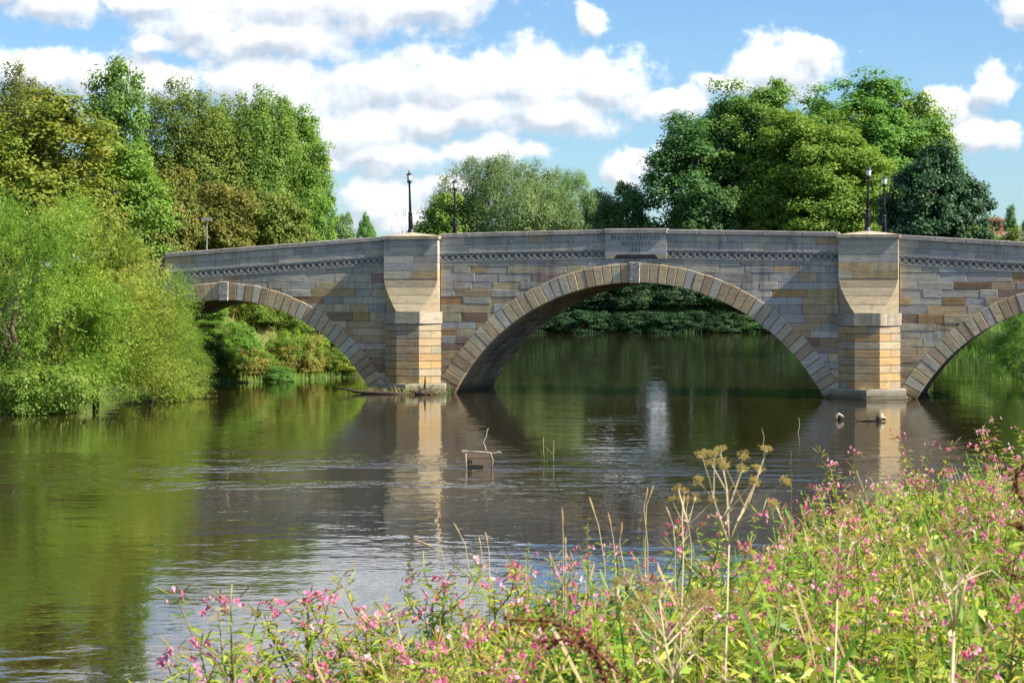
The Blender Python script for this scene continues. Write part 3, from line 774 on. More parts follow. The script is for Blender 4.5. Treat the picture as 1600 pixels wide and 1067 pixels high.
def lettering(text, xc, zbase, hcap, width, yy):
    adv = []; tot = 0
    for i, (ch, big) in enumerate(text):
        h = hcap * (1 if big else 0.78); wd = GL[ch][0] * h; adv.append((tot, h)); tot += wd + 0.05 * hcap
    kx = width / tot; m_ = MB()
    for (ch, big), (x_, h) in zip(text, adv):
        for (xa, ya, xb, yb, tk) in GL[ch][1]:
            A = Vector((xc - width / 2 + (x_ + xa * h) * kx, 0, zbase + ya * h)); B = Vector((xc - width / 2 + (x_ + xb * h) * kx, 0, zbase + yb * h))
            d = (B - A).normalized(); s_ = Vector((-d.z, 0, d.x)) * tk * h * 0.72; A -= d * 0.004; B += d * 0.004
            m_.add([(p.x, yy - 0.0004 * rnd.random(), p.z) for p in (A - s_, B - s_, B + s_, A + s_)], [(0, 1, 2, 3)])
    return m_


def caps(s): return [(c.upper(), c.isupper() or c.isdigit()) for c in s]


ym = -0.055; XT = (TAB0 + TAB1) / 2
for tx, zz_, hh, ww in (('Bernard Hartley', rows[0] - 0.29, 0.235, 2.6), ('Architect', rows[1] - 0.28, 0.235, 1.6), ('1803.', rows[2] - 0.24, 0.19, 0.66)):
    lettering(caps(tx), XT, zz_, hh, ww, ym).build('inscription', 'letter', tablet)

# ------------------------------------------------------------------ lamps on the piers
def bw(s, t_, z_): return P0 + BE * s + BN * t_ + Vector((0, 0, z_))


def make_lamp():
    r = empty('lamp_post')
    MB().lathe([(0.2, 0), (0.2, 0.05), (0.16, 0.07), (0.17, 0.16), (0.13, 0.2)], 12).build('base', 'iron', r, True)
    MB().lathe([(0.125, 0.19), (0.12, 0.85), (0.095, 0.98), (0.115, 1.0), (0.115, 1.06), (0.07, 1.1)], 12).build('pedestal', 'iron', r, True)
    MB().lathe([(0.07, 1.09), (0.062, 1.8), (0.05, 2.5), (0.06, 2.52), (0.05, 2.56)], 10).build('shaft', 'iron', r, True)
    lt = MB().lathe([(0.05, 2.55), (0.06, 2.6), (0.12, 2.64), (0.13, 2.72), (0.115, 2.73)], 12).build('lantern', 'iron', r, True)
    MB().lathe([(0.1, 2.725), (0.115, 2.8), (0.135, 3.0), (0.135, 3.03)], 14).build('glass', 'lamp_glass', lt, True)
    MB().lathe([(0.16, 3.03), (0.16, 3.055), (0.1, 3.1), (0.075, 3.13), (0.05, 3.17), (0.025, 3.19), (0.032, 3.23), (0.012, 3.27), (0.004, 3.33)], 12).build('cap', 'iron', lt, True)
    return r


lp = make_lamp()
spec = [(PIERX[0] - 0.12, 0.0, 8.62, (0.0, -0.03), 'black lantern post leaning slightly left on the near side of the left pier'),
        (PIERX[0] + 0.05, 7.75, 8.35, (0.0, 0.0), 'black lantern post on the far side of the left pier, willow behind it'),
        (PIERX[1] - 0.08, 0.0, 8.58, (0.0, 0.02), 'black lantern post on the near side of the right pier, taller of that pair'),
        (PIERX[1] + 0.08, 7.75, 8.32, (0.0, 0.01), 'black lantern post on the far side of the right pier before the dark maple')]
for i, (s, t_, z_, ln, lab) in enumerate(spec):
    o = lp if i == 0 else copy_tree(lp)
    if t_ < 1: z_ = ztop(s) - 0.24 + 0.355
    else: z_ = ztop(s) + 0.05
    o.location = bw(s, t_, z_); o.rotation_euler = (ln[0], ln[1], 0); tag(o, lab, 'lamp post', 'lantern posts on the bridge piers')
p = pix(323, 387, 129); g = gz(p.x, p.y)
r = empty('street_light', (p.x, p.y, g)); h = CAMZ + (HZ - 343) / F * 129 - g
MB().tube([(0, 0, 0), (0, 0, h)], [0.06, 0.045], 8).build('pole', 'grey_metal', r)
MB().box((-0.3, -0.12, h - 0.06), (0.3, 0.12, h + 0.1)).build('lamp_head', 'grey_metal', r)
tag(r, 'slim grey pole with a small flat lamp head behind the left parapet', 'street light')

# electricity pylon far behind
p = pix(632, 444, 1100); r = empty('electricity_pylon', (p.x, p.y, 3))
def lattice(hw0, hw1, z0, z1, n, rad):
    m_ = MB()
    for i in range(n):
        a, b_ = z0 + (z1 - z0) * i / n, z0 + (z1 - z0) * (i + 1) / n
        wa, wb = hw0 + (hw1 - hw0) * i / n, hw0 + (hw1 - hw0) * (i + 1) / n
        ca = [(-wa, -wa, a), (wa, -wa, a), (wa, wa, a), (-wa, wa, a)]; cb_ = [(-wb, -wb, b_), (wb, -wb, b_), (wb, wb, b_), (-wb, wb, b_)]
        for k in range(4):
            j = (k + 1) % 4; m_.tube([ca[k], cb_[k]], rad, 4); m_.tube([ca[k], cb_[j]], rad * 0.6, 4); m_.tube([ca[j], cb_[k]], rad * 0.6, 4)
    return m_
lattice(4.2, 1.3, 0, 24, 6, 0.11).build('tower_base', 'pylon_steel', r); lattice(1.3, 0.5, 24, 41, 7, 0.09).build('tower_top', 'pylon_steel', r)
for zc, wdt in ((24.5, 5.6), (31, 6.6), (37.5, 5.0)):
    m_ = MB()
    for s in (-1, 1):
        m_.tube([(0, 0, zc), (s * wdt, 0, zc + 0.5)], 0.1, 4); m_.tube([(s * 0.6, 0, zc + 2.2), (s * wdt, 0, zc + 0.5)], 0.08, 4); m_.tube([(s * wdt, 0, zc + 0.5), (s * wdt, 0, zc - 2)], 0.09, 4)
    m_.build('cross_arm', 'pylon_steel', r)
tag(r, 'distant steel lattice electricity pylon left of the left lantern posts', 'pylon')

# brick house with chimneys far right
p = pix(1563, 444, 195); r = empty('brick_house', (p.x, p.y, gz(p.x, p.y)), 0.35)
MB().box((-4.5, -3.5, 0), (4.5, 3.5, 4.6)).build('wall', 'brick', r)
rf = MB().add([(-4.8, -3.9, 4.5), (4.8, -3.9, 4.5), (4.8, 3.9, 4.5), (-4.8, 3.9, 4.5), (-4.8, 0, 6.8), (4.8, 0, 6.8)], [(0, 1, 5, 4), (2, 3, 4, 5), (0, 4, 3), (1, 2, 5), (3, 2, 1, 0)]).build('roof', 'slate', r)
for cx_, w_ in ((-1.3, 0.26), (-0.45, 0.42)):
    ch = MB().box((cx_ - w_, -0.5, 5.2), (cx_ + w_, 0.5, 7.75)).box((cx_ - w_ - 0.1, -0.6, 7.75), (cx_ + w_ + 0.1, 0.6, 7.92)).box((cx_ - w_ - 0.05, -0.55, 7.2), (cx_ + w_ + 0.05, 0.55, 7.3)).build('chimney', 'brick', r)
    for k in (-1, 1): MB().lathe([(0.11, 7.91), (0.09, 8.1), (0.11, 8.12)], 10, (cx_ + k * w_ * 0.5, 0, 0)).build('chimney_pot', 'clay', ch)
for k in (-2.5, 0, 2.5):
    wn = MB().box((k - 0.5, -3.56, 2.4), (k + 0.5, -3.49, 3.8)).build('window', 'white_plastic', r); MB().box((k - 0.42, -3.575, 2.48), (k + 0.42, -3.55, 3.72)).build('pane', 'window_glass', wn)
tag(r, 'red brick house with two chimney stacks above the parapet at far right', 'house')

# ------------------------------------------------------------------ trees and shrubs
def make_crown(seed, H, Wd, zb, nl, nc, cr, per, L, w, droop=0.0, flat=0.75, bump=0.34, egg=0.0, inner=0.25, bw_=0.38):
    """leaf clumps spread through a bumpy egg-shaped envelope"""
    rng = np.random.default_rng(seed); zc = (zb + H) / 2; rz = (H - zb) / 2
    ld = unit(rng.normal(size=(nl, 3))); la = rng.uniform(0.55, 1.0, nl)
    d = unit(rng.normal(size=(nc, 3)))
    dot = np.clip(d @ ld.T, -1, 1); f = np.max(np.exp(-(np.arccos(dot) / bw_) ** 2) * la[None], 1)
    Rd = (1 - bump) + bump * f
    u = np.where(rng.random(nc) < inner, rng.uniform(0.3, 0.75, nc), rng.uniform(0.78, 1.0, nc))
    cp = d * (Rd * u)[:, None]
    hz = 1 - egg * np.clip(cp[:, 2], -1, 1) * 0.6
    cs = cr * rng.uniform(0.6, 1.35, nc)
    cp = np.column_stack([cp[:, 0] * (Wd / 2 - cr * 0.6) * hz, cp[:, 1] * (Wd / 2 - cr * 0.6) * hz, zc + cp[:, 2] * (rz - cr * 0.4)])
    ct = rng.normal(0.42, 0.14, nc)
    n = nc * per; ci = np.repeat(np.arange(nc), per)
    o = unit(rng.normal(size=(n, 3))); rr = rng.random(n) ** 0.5
    off = o * (cs[ci] * rr)[:, None]; off[:, 2] *= flat
    if droop: off[:, 2] -= rng.random(n) ** 1.5 * droop * cs[ci] * 2.2; off[:, :2] *= 0.8
    pos = cp[ci] + off
    out = unit(cp[ci] - np.array([0, 0, zc - rz * 0.3]))
    nrm = unit(o * 0.7 + out * 0.6 + rng.normal(size=(n, 3)) * 0.45 + np.array([0, 0, 0.4]))
    along = rng.normal(size=(n, 3)); along[:, 2] -= 0.4 + 1.8 * (droop > 0)
    pos[:, 2] = np.maximum(pos[:, 2], 0.05 + 0.1 * rng.random(n))
    pos[:, :2] *= (Wd / 2) / np.percentile(np.hypot(pos[:, 0], pos[:, 1]), 98.5); pos[:, 2] *= H / np.percentile(pos[:, 2], 99.7)
    V = leaf_quads(rng, pos, nrm, L, w, along)
    return quads_mesh('crown', V, ct[ci] + rng.normal(0, 0.2, n))


def strand_crown(seed, H, Wd, ns, nleaf, L, w, arch=0.9):
    """willow: arching feathery wands with narrow leaves"""
    rng = np.random.default_rng(seed)
    K = 85; cd = rng.normal(size=(K, 3)); cd[:, 2] = np.abs(cd[:, 2]) * 0.9; cd = unit(cd); cr_ = rng.uniform(0.62, 0.9, K)
    cc = cd * cr_[:, None] * np.array([Wd / 2, Wd / 2, H * 0.95]); cw = rng.uniform(0.6, 1.25, K); ctn = rng.normal(0.45, 0.22, K)
    ki = rng.integers(0, K, ns); jd = unit(rng.normal(size=(ns, 3)))
    st = cc[ki] + jd * (cw[ki] * rng.random(ns) ** 0.5 * 0.75)[:, None]; st[:, 2] = np.clip(st[:, 2], 0.15, H * 0.98)
    out = jd * 0.6 + cd[ki] * np.array([0.7, 0.7, 0.2]) + rng.normal(0, 0.25, (ns, 3)); out[:, 2] = rng.uniform(0.1, 0.9, ns)
    ln = rng.uniform(0.7, 1.7, ns); u = np.linspace(0.05, 1, nleaf)
    P = st[:, None, :] + out[:, None, :] * (ln[:, None] * u[None])[:, :, None]; P[:, :, 2] -= arch * (ln[:, None] * u[None] ** 2) * rng.uniform(0.6, 1.5, ns)[:, None]
    dv = out[:, None, :] * np.ones((1, nleaf, 1)); dv = dv.copy(); dv[:, :, 2] -= 2 * arch * u[None]
    P = P.reshape(-1, 3); dv = unit(dv.reshape(-1, 3)); n = len(P)
    P += rng.normal(0, 0.05, (n, 3)); P[:, 2] = np.maximum(P[:, 2], 0.03)
    P[:, :2] *= (Wd / 2) / np.percentile(np.hypot(P[:, 0], P[:, 1]), 97); P[:, 2] *= H / np.percentile(P[:, 2], 99.3)
    al = unit(dv + rng.normal(0, 0.45, (n, 3))); nr = unit(np.cross(al, rng.normal(size=(n, 3))) + np.array([0, 0, 0.8]) + np.repeat(unit(st), nleaf, 0) * 0.5)
    nr = unit(nr - al * np.sum(nr * al, 1, keepdims=True))
    V = leaf_quads(rng, P, nr, L, w, al)
    tint = np.repeat(ctn[ki] + rng.normal(0, 0.12, ns), nleaf) + rng.normal(0, 0.13, n)
    return quads_mesh('crown', V, tint)


def trunk_mesh(seed, H, Wd, r0, limbs=9, zfork=0.2):
    rg = random.Random(seed); m_ = MB(); pts = []; q = Vector((0, 0, -0.4))
    for k in range(7):
        pts.append(Vector((rg.uniform(-1, 1) * Wd * 0.02 * k, rg.uniform(-1, 1) * Wd * 0.02 * k, -0.4 + (H * 0.78 + 0.4) * k / 6)))
    m_.tube(pts, [r0 * (1 - 0.14 * k) for k in range(7)], 8)
    for k in range(limbs):
        a = k * 2.4 + rg.random(); zs_ = H * (zfork + 0.5 * rg.random()); i = min(5, int(zs_ / H / 0.84 * 6)); s_ = pts[i] * 1.0; s_.z = zs_
        e_ = Vector((math.cos(a) * Wd * rg.uniform(0.15, 0.3), math.sin(a) * Wd * rg.uniform(0.15, 0.3), min(H * 0.8, zs_ + H * rg.uniform(0.1, 0.25))))
        md = s_.lerp(e_, 0.5) + Vector((0, 0, -0.06 * H)); m_.tube([s_, md, e_], [r0 * 0.45, r0 * 0.28, r0 * 0.08], 5)
    return m_.mesh('trunk', True)


PROTO = {}


def proto(key, H, Wd, crown, bark, r0, limbs=9, zfork=0.2):
    PROTO[key] = (H, Wd, crown, trunk_mesh(hash(key) % 97 if False else len(PROTO) + 3, H, Wd, r0, limbs, zfork), bark)


proto('poplar', 20, 11, make_crown(1, 20, 11, 0.8, 30, 520, 0.85, 190, 0.25, 0.19, bump=0.4), 'bark', 0.35)
proto('poplar2', 20, 10, make_crown(2, 20, 10, 0.8, 34, 500, 0.82, 185, 0.25, 0.19, bump=0.44), 'bark', 0.33)
proto('loose', 18, 8, make_crown(3, 18, 8, 0.8, 26, 210, 0.85, 105, 0.29, 0.22, bump=0.5, inner=0.2), 'pale_bark', 0.2)
proto('birch', 19, 9, make_crown(5, 19, 9, 0.5, 30, 480, 0.75, 185, 0.22, 0.13, droop=0.85, egg=0.25, bump=0.36), 'pale_bark', 0.22)
proto('birch2', 19, 10, make_crown(6, 19, 10, 0.5, 26, 480, 0.78, 185, 0.22, 0.13, droop=1.05, egg=0.35, bump=0.4), 'pale_bark', 0.22)
proto('dome', 15, 10, make_crown(7, 15, 10, 0.0, 40, 460, 0.72, 180, 0.24, 0.19, bump=0.26, egg=0.2), 'bark', 0.3)
proto('dome_willow', 16, 14, make_crown(8, 16, 14, -2, 46, 640, 0.88, 170, 0.26, 0.1, droop=0.55, bump=0.3, bw_=0.3), 'bark', 0.4)
proto('small', 9, 6.5, make_crown(9, 9, 6.5, -0.5, 24, 200, 0.6, 110, 0.24, 0.18, bump=0.4), 'bark', 0.14)
proto('willow', 9, 9.5, strand_crown(11, 9, 9.5, 4200, 20, 0.18, 0.04, 0.45), 'bark', 0.2, 10, 0.05)
proto('willow2', 8, 8.5, strand_crown(12, 8, 8.5, 3600, 20, 0.18, 0.04, 0.4), 'bark', 0.18, 10, 0.05)
proto('bush', 4, 5, make_crown(13, 4, 5, -1.5, 22, 150, 0.42, 95, 0.17, 0.11, bump=0.4), 'bark', 0.06)
proto('bush2', 3.5, 5, make_crown(14, 3.5, 5, -1.5, 22, 150, 0.42, 95, 0.19, 0.075, droop=0.3, bump=0.45), 'bark', 0.06)
trng = random.Random(21)


def plant(key, name, label, cat, px, wpx, ytop, Y, mat, group=None, rz=None, ground=None, depth=1.0):
    H, Wd, cm, tm, bark = PROTO[key]
    X = (px - 800) / F * Y; g = (gz(X, Y) if ground is None else ground)
    w_ = wpx / F * Y; h_ = max(0.35 * w_, CAMZ + (HZ - ytop) / F * Y - g)
    r = empty(name, (X, Y, g), trng.uniform(0, 6.28) if rz is None else rz)
    k = w_ / Wd; r.scale = (k, k * depth, h_ / H)
    for nm, me_, mt in (('crown', cm, mat), ('trunk', tm, bark)):
        if not me_.materials: me_.materials.append(MATS[mt])
        o = link(nm, me_, None, r); o.material_slots[0].link = 'OBJECT'; o.material_slots[0].material = MATS[mt]
    tag(r, label, cat, group); return r


T = 'tree'
plant('birch', 'tree', 'olive brown tree at the top left corner behind the yellowing aspen', T, 25, 190, 112, 136, 'autumn')
plant('loose', 'tree', 'yellowing aspen tree above the willow at the left edge', T, 80, 230, 140, 122, 'aspen')
plant('loose', 'tree', 'leafy aspen tree at the extreme left edge of the photo', T, -30, 190, 170, 120, 'aspen')
plant('loose', 'tree', 'tall narrow young poplar with a thin airy top, left', T, 180, 125, 93, 128, 'poplar')
plant('loose', 'tree', 'green tree just right of and below the airy young poplar', T, 205, 150, 225, 126, 'bright')
plant('birch', 'tree', 'broad olive birch right of the airy young poplar', T, 300, 205, 131, 212, 'birch')
plant('birch2', 'tree', 'weeping birch with hanging twigs, middle of the left tree group', T, 385, 215, 146, 216, 'birch')
plant('poplar2', 'tree', 'greener tree at the right end of the left tree group', T, 447, 155, 170, 222, 'bright')
plant('small', 'tree', 'rusty brown small tree above the left end of the parapet', T, 255, 130, 265, 134, 'autumn')
plant('small', 'tree', 'brown tinged tree behind the slim street light', T, 335, 150, 290, 142, 'autumn')
plant('small', 'tree', 'green small tree over the parapet right of the street light', T, 430, 130, 300, 146, 'birch')
plant('small', 'tree', 'bright low tree at the foot of the left group', T, 490, 80, 310, 168, 'bright')
plant('small', 'tree', 'pale low tree just left of the distant lone tree', T, 532, 62, 335, 185, 'grey_willow')
plant('dome', 'tree', 'small lone distant tree in the sky gap left of the pylon', T, 573, 36, 337, 330, 'poplar')
plant('dome_willow', 'tree', 'large grey-green willow behind the bridge centre', T, 780, 250, 247, 266, 'grey_willow')
plant('dome_willow', 'tree', 'lighter willow on the right shoulder of the large grey-green willow', T, 875, 165, 268, 272, 'grey_willow')
plant('small', 'tree', 'yellow-green low tree at the left foot of the grey-green willow', T, 702, 120, 305, 262, 'shrub')
plant('small', 'tree', 'dark pointed small tree left of the big poplars', T, 985, 74, 286, 270, 'poplar_dark')
plant('small', 'tree', 'pale small tree between the willow and the dark pointed tree', T, 945, 90, 300, 274, 'grey_willow')
plant('loose', 'tree', 'loose-leaved dark poplar on the left flank of the right tree group', T, 1070, 160, 178, 268, 'poplar_dark')
plant('poplar', 'tree', 'big dark green poplar left of centre in the right tree group', T, 1170, 235, 132, 274, 'poplar')
plant('poplar2', 'tree', 'tallest big poplar at the crown of the right tree group', T, 1340, 250, 126, 276, 'poplar')
plant('loose', 'tree', 'airy poplar showing sky through it, right end of the right group', T, 1440, 140, 148, 278, 'bright')
plant('poplar', 'tree', 'bright yellow-green tree in front of the big poplars, left of the right lamps', T, 1275, 250, 176, 266, 'bright')
plant('dome', 'tree', 'bright low bushy tree over the parapet left of the right lamps', T, 1205, 125, 300, 264, 'bright')
plant('small', 'tree', 'dark low tree under the left poplar above the parapet', T, 1110, 140, 290, 264, 'poplar_dark')
plant('dome', 'tree', 'dense dark green maple right of the right lamps', T, 1465, 195, 231, 174, 'maple', rz=1.0)
plant('small', 'tree', 'yellow-green shrubby tree at the right foot of the dark maple', T, 1528, 90, 350, 172, 'shrub')
plant('small', 'tree', 'olive shrubby tree below the chimneys at the right edge', T, 1590, 100, 356, 170, 'birch')
plant('loose', 'tree', 'thin sapling against the sky right of the chimneys', T, 1580, 34, 322, 215, 'poplar_dark')
plant('dome', 'tree', 'leafy tree cut by the right edge above the parapet', T, 1622, 70, 318, 205, 'poplar')
# willows on the left bank before the bridge
B = 'willow bush'
plant('willow', 'willow_bush', 'large pale yellow-green willow bush at the left edge of the river', B, 30, 340, 306, 100, 'willow', ground=0.1)
plant('willow2', 'willow_bush', 'feathery willow bush hiding the left end of the bridge', B, 150, 260, 340, 103, 'willow', ground=0.1)
plant('willow', 'willow_bush', 'lower willow bush reaching over the left arch', B, 238, 165, 420, 107, 'willow', ground=0.1)
plant('willow2', 'willow_bush', 'darker green willow bush at the left foot of the left arch', B, 275, 110, 488, 110, 'shrub', ground=0.05)
plant('bush2', 'willow_bush', 'low dark willow skirt overhanging the water at far left', B, 60, 210, 560, 97, 'shrub', ground=0.0)
# shrubs on the bank seen through the left arch
S = 'shrub'
for (k, px, wpx, yt, Y, mt, lab) in [
        ('bush2', 345, 120, 470, 139, 'dry_grass', 'straw coloured shrub high under the left arch crown'), ('bush', 425, 110, 472, 143, 'birch', 'olive shrub near the top of the slope under the left arch'),
        ('bush2', 395, 110, 508, 134, 'dry_grass', 'dry tan thicket in the middle of the slope under the left arch'), ('bush', 480, 100, 495, 140, 'dry_grass', 'yellowed shrub high on the right of the left arch opening'),
        ('bush', 340, 90, 545, 127, 'bright', 'bright green shrub at the water left in the left arch'), ('bush2', 400, 80, 555, 129, 'shrub', 'green shrub at the water middle of the left arch'),
        ('bush', 455, 75, 545, 132, 'bright', 'yellow-green shrub low under the left arch'), ('bush2', 510, 70, 540, 134, 'birch', 'olive round shrub beside the left pier seen through the arch'),
        ('bush', 435, 55, 572, 127.5, 'poplar', 'small dark green shrub at the waterline under the left arch'), ('bush2', 545, 50, 560, 137, 'shrub', 'little shrub by the left foot of the left pier'),
        ('bush', 310, 90, 520, 130, 'shrub', 'leafy shrub behind the darker willow under the left arch'), ('bush', 530, 80, 510, 146, 'shrub', 'shrub at the top right of the slope through the left arch')]:
    plant(k, 'bank_shrub', lab, S, px, wpx, yt, Y, mt, 'shrubs on the bank under the left arch')
tk = random.Random(3)
for i in range(85):
    Y = tk.uniform(125, 152); px = tk.uniform(300, 560); X = (px - 800) / F * Y
    if gz(X, Y) < 0.25: continue
    g = gz(X, Y); hh_ = tk.uniform(1.0, 2.6); yt = HZ - (g + hh_ - CAMZ) / Y * F
    plant(tk.choice(('bush', 'bush2')), 'bank_shrub', 'low shrub in the tangled thicket on the slope behind the left arch', S, px, tk.uniform(60, 110), yt, Y, tk.choice(('bright', 'dry_grass', 'willow', 'dry_grass', 'bright', 'aspen')), 'thicket behind the left arch')
for i in range(16):
    px = 700 + 42 * i; plant('bush', 'far_bank_bush', 'dark bush hanging over the water on the far bank under the centre arch', S, px, tk.uniform(70, 110), tk.uniform(478, 498), 256.5, tk.choice(('maple', 'maple', 'maple', 'poplar_dark')), 'dark bushes along the far waterline', ground=0.0)  # the bank's shade is put into the dark leaf colour
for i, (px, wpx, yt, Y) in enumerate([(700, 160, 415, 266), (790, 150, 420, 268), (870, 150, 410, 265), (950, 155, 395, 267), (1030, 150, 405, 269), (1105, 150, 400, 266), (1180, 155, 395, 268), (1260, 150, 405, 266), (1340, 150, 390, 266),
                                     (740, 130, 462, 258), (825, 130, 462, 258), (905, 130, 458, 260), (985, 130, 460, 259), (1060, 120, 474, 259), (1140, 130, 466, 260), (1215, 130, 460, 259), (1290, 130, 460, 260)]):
    plant('dome' if i < 9 else 'bush', 'far_bank_tree', 'dark leafy tree in the mass on the far bank seen under the centre arch', T, px, wpx, yt, Y, 'maple', 'dark trees on the far bank')  # dark maple leaf tone stands in for the shade over this bank
for (k, px, wpx, yt, Y, mt, lab) in [
        ('willow2', 1605, 120, 478, 126, 'poplar', 'dark willow shrub leaning over the water in the right arch'), ('dome', 1520, 150, 440, 178, 'maple', 'dark trees shading the bank at the left of the right arch opening'),
        ('dome', 1600, 150, 430, 176, 'poplar_dark', 'dark tree behind the leaning willow in the right arch'), ('bush2', 1500, 50, 540, 163, 'grass', 'small bright shrub on the grassy bank in the right arch'),
        ('bush', 1565, 60, 525, 160, 'poplar', 'green shrub above the grass tuft in the right arch')]:
    plant(k, 'bank_shrub', lab, S, px, wpx, yt, Y, mt, 'shrubs seen through the right arch')


def grass_mesh(seed, pts, hmin, hmax, wd, lean=0.4):
    rng = np.random.default_rng(seed); P = np.asarray(pts, float); n = len(P)
    h = rng.uniform(hmin, hmax, n)[:, None]; a = rng.random(n) * 6.28
    s_ = np.stack([np.cos(a), np.sin(a), np.zeros(n)], 1) * wd; l = np.stack([np.cos(a + 1.3), np.sin(a + 1.3), np.zeros(n)], 1) * h * rng.uniform(0, lean, n)[:, None]
    up = np.array([0, 0, 1.0]) * h
    V = np.stack([P - s_ * 0.5, P + s_ * 0.5, P + up + l + s_ * 0.08, P + up * 0.97 + l - s_ * 0.08], 1)
    return quads_mesh('grass', V, rng.normal(0.5, 0.22, n))


def along_bank(seed, poly, n, d0, d1):
    rng = np.random.default_rng(seed); poly = np.array(poly, float); L = np.linalg.norm(np.diff(poly, axis=0), axis=1); cum = np.concatenate([[0], np.cumsum(L)])
    u = rng.random(n) * cum[-1]; i = np.clip(np.searchsorted(cum, u) - 1, 0, len(L) - 1); tt = ((u - cum[i]) / L[i])[:, None]
    p = poly[i] * (1 - tt) + poly[i + 1] * tt; dr = (poly[i + 1] - poly[i]) / L[i][:, None]; nn = np.stack([-dr[:, 1], dr[:, 0]], 1)
    p = p + nn * rng.uniform(d0, d1, n)[:, None]; return np.column_stack([p, np.maximum(ground_z(p[:, 0], p[:, 1]), -0.05)])


LB = [(-5.5, 152), (-9, 135), (-16, 125), (-22, 114), (-25, 105), (-24, 99), (-31, 85)]
o = link('bank_grass', grass_mesh(31, along_bank(31, LB[::-1], 9000, -0.2, 2.2), 0.15, 0.5, 0.04), 'grass'); tag(o, 'bright green grass fringe along the left bank', 'grass', kind='stuff')
RB = [(31, 121), (29.5, 126), (31, 140), (30.5, 158), (31.5, 176), (34, 200)]
o = link('bank_grass', grass_mesh(32, along_bank(32, RB, 6000, -4, 0.3), 0.3, 1.3, 0.06), 'grass'); tag(o, 'green grass on the bank seen through the right arch', 'grass', kind='stuff')
FB = [(-9, 252), (6, 256), (20, 254), (40, 258)]
X = np.random.default_rng(8).uniform(-30, -8, 14000); Y = np.random.default_rng(9).uniform(122, 150, 14000); k_ = river_sdf(X, Y) > 0.3; X, Y = X[k_], Y[k_]
o = link('dry_bank_grass', grass_mesh(34, np.column_stack([X, Y, ground_z(X, Y)]), 0.3, 0.9, 0.05), 'dry_grass'); tag(o, 'dry tan grass covering the slope behind the left arch', 'grass', kind='stuff')
o = link('bank_grass', grass_mesh(33, along_bank(33, FB, 5000, -0.5, 4), 0.3, 1.0, 0.09), 'poplar_dark'); tag(o, 'dim grass along the far bank under the centre arch', 'grass', kind='stuff')  # dark leaf tone puts the far bank's shade into the grass colour

# ------------------------------------------------------------------ things in the water
r = empty('driftwood_log', bw(PIERX[0] - 0.6, -2.0, 0.02), -0.25)
MB().tube([(-3.0, 0, 0.22), (-2.4, 0.05, 0.24), (-1.9, 0.0, 0.1), (-1.2, 0, 0.05), (0.1, 0.05, 0.0), (1.0, 0, -0.05)], [0.03, 0.05, 0.08, 0.1, 0.11, 0.1], 8).build('log', 'driftwood', r, True)
MB().tube([(-2.4, 0.05, 0.24), (-2.3, 0.0, 0.05), (-2.15, 0, -0.05)], [0.04, 0.03, 0.02], 6).build('branch', 'driftwood', r)
tag(r, 'long dark driftwood log lying against the left pier at the waterline', 'log')
r = empty('tree_stump', bw(PIERX[0] + 1.15, -1.75, 0.0), 0.3)
MB().tube([(-0.5, 0, 0), (-0.1, 0, 0.12), (0.3, 0, 0.14), (0.55, 0, 0.05)], [0.1, 0.2, 0.19, 0.1], 9).build('trunk', 'driftwood', r, True)
for (ex, ez) in ((0.05, 0.95), (-0.35, 0.45), (0.5, 0.5), (0.8, 0.3), (-0.8, 0.2)):
    MB().tube([(0, 0, 0.15), (ex * 0.5, -0.03, ez * 0.55), (ex, 0.02, ez)], [0.08, 0.055, 0.03], 6).build('root', 'driftwood', r, True)
tag(r, 'upturned dark stump with roots caught on the left pier', 'stump')
dr = random.Random(5); m_ = MB()
for k in range(160):
    a = Vector((dr.uniform(-2.1, 1.9), dr.uniform(-0.3, 0.35), dr.uniform(-0.02, 0.12))); d = Vector((dr.uniform(-0.4, 0.4), dr.uniform(-0.2, 0.2), dr.uniform(0.02, 0.4)))
    m_.tube([a, a + d * 0.5 + Vector((0, 0, 0.03)), a + d], [0.014, 0.011, 0.005], 4, dr.random())
o = m_.build('flood_debris', 'dry_umbel'); o.location = bw(PIERX[0] + 0.1, -1.75, 0); o.rotation_euler = (0, 0, -0.25); tag(o, 'tangle of dead twigs and weed piled at the left pier foot', 'debris', kind='stuff')
o = link('weed_tuft', grass_mesh(41, [bw(PIERX[0] + dr.uniform(-1.5, 2.6), dr.uniform(-1.7, -1.3), 0.02) for _ in range(110)], 0.1, 0.5, 0.03), 'grass'); tag(o, 'thin green weeds growing among the debris at the left pier', 'weeds', kind='stuff')
p = onwater(750, 731)
r = empty('shopping_trolley', (p.x, p.y, 0), 0.08)
fr = MB(); fr.tube([(-0.44, 0, -0.2), (-0.44, 0, 0.52)], 0.022, 6); fr.tube([(-0.46, 0, 0.52), (0.42, 0, 0.46), (0.62, 0.05, 0.5), (0.68, 0.1, 0.42)], 0.016, 6)
fr.tube([(0.32, 0, 0.48), (0.4, 0, 0.25), (0.36, 0, -0.1)], 0.018, 6); fr.tube([(-0.44, 0.5, 0.5), (0.38, 0.5, 0.44)], 0.014, 6); fr.tube([(-0.44, 0, 0.52), (-0.44, 0.5, 0.5)], 0.014, 6)
fr.build('frame', 'pale_wood', r, True)
bk = MB()
for k in range(12): u = -0.36 + 0.06 * k; bk.tube([(u, 0.0, 0.49), (u + 0.07, 0.01, 0.2), (u + 0.05, 0.02, -0.05)], 0.008, 4); bk.tube([(u, 0.5, 0.47), (u + 0.05, 0.48, -0.05)], 0.008, 4)
for z_ in (0.12, 0.26, 0.38): bk.tube([(-0.42, 0, z_), (0.36, 0, z_ - 0.02)], 0.008, 4)
bk.build('basket', 'rust_wire', r)
MB().box((-0.56, -0.04, 0.505), (-0.38, 0.06, 0.555)).build('handle_grip', 'pale_wood', r)
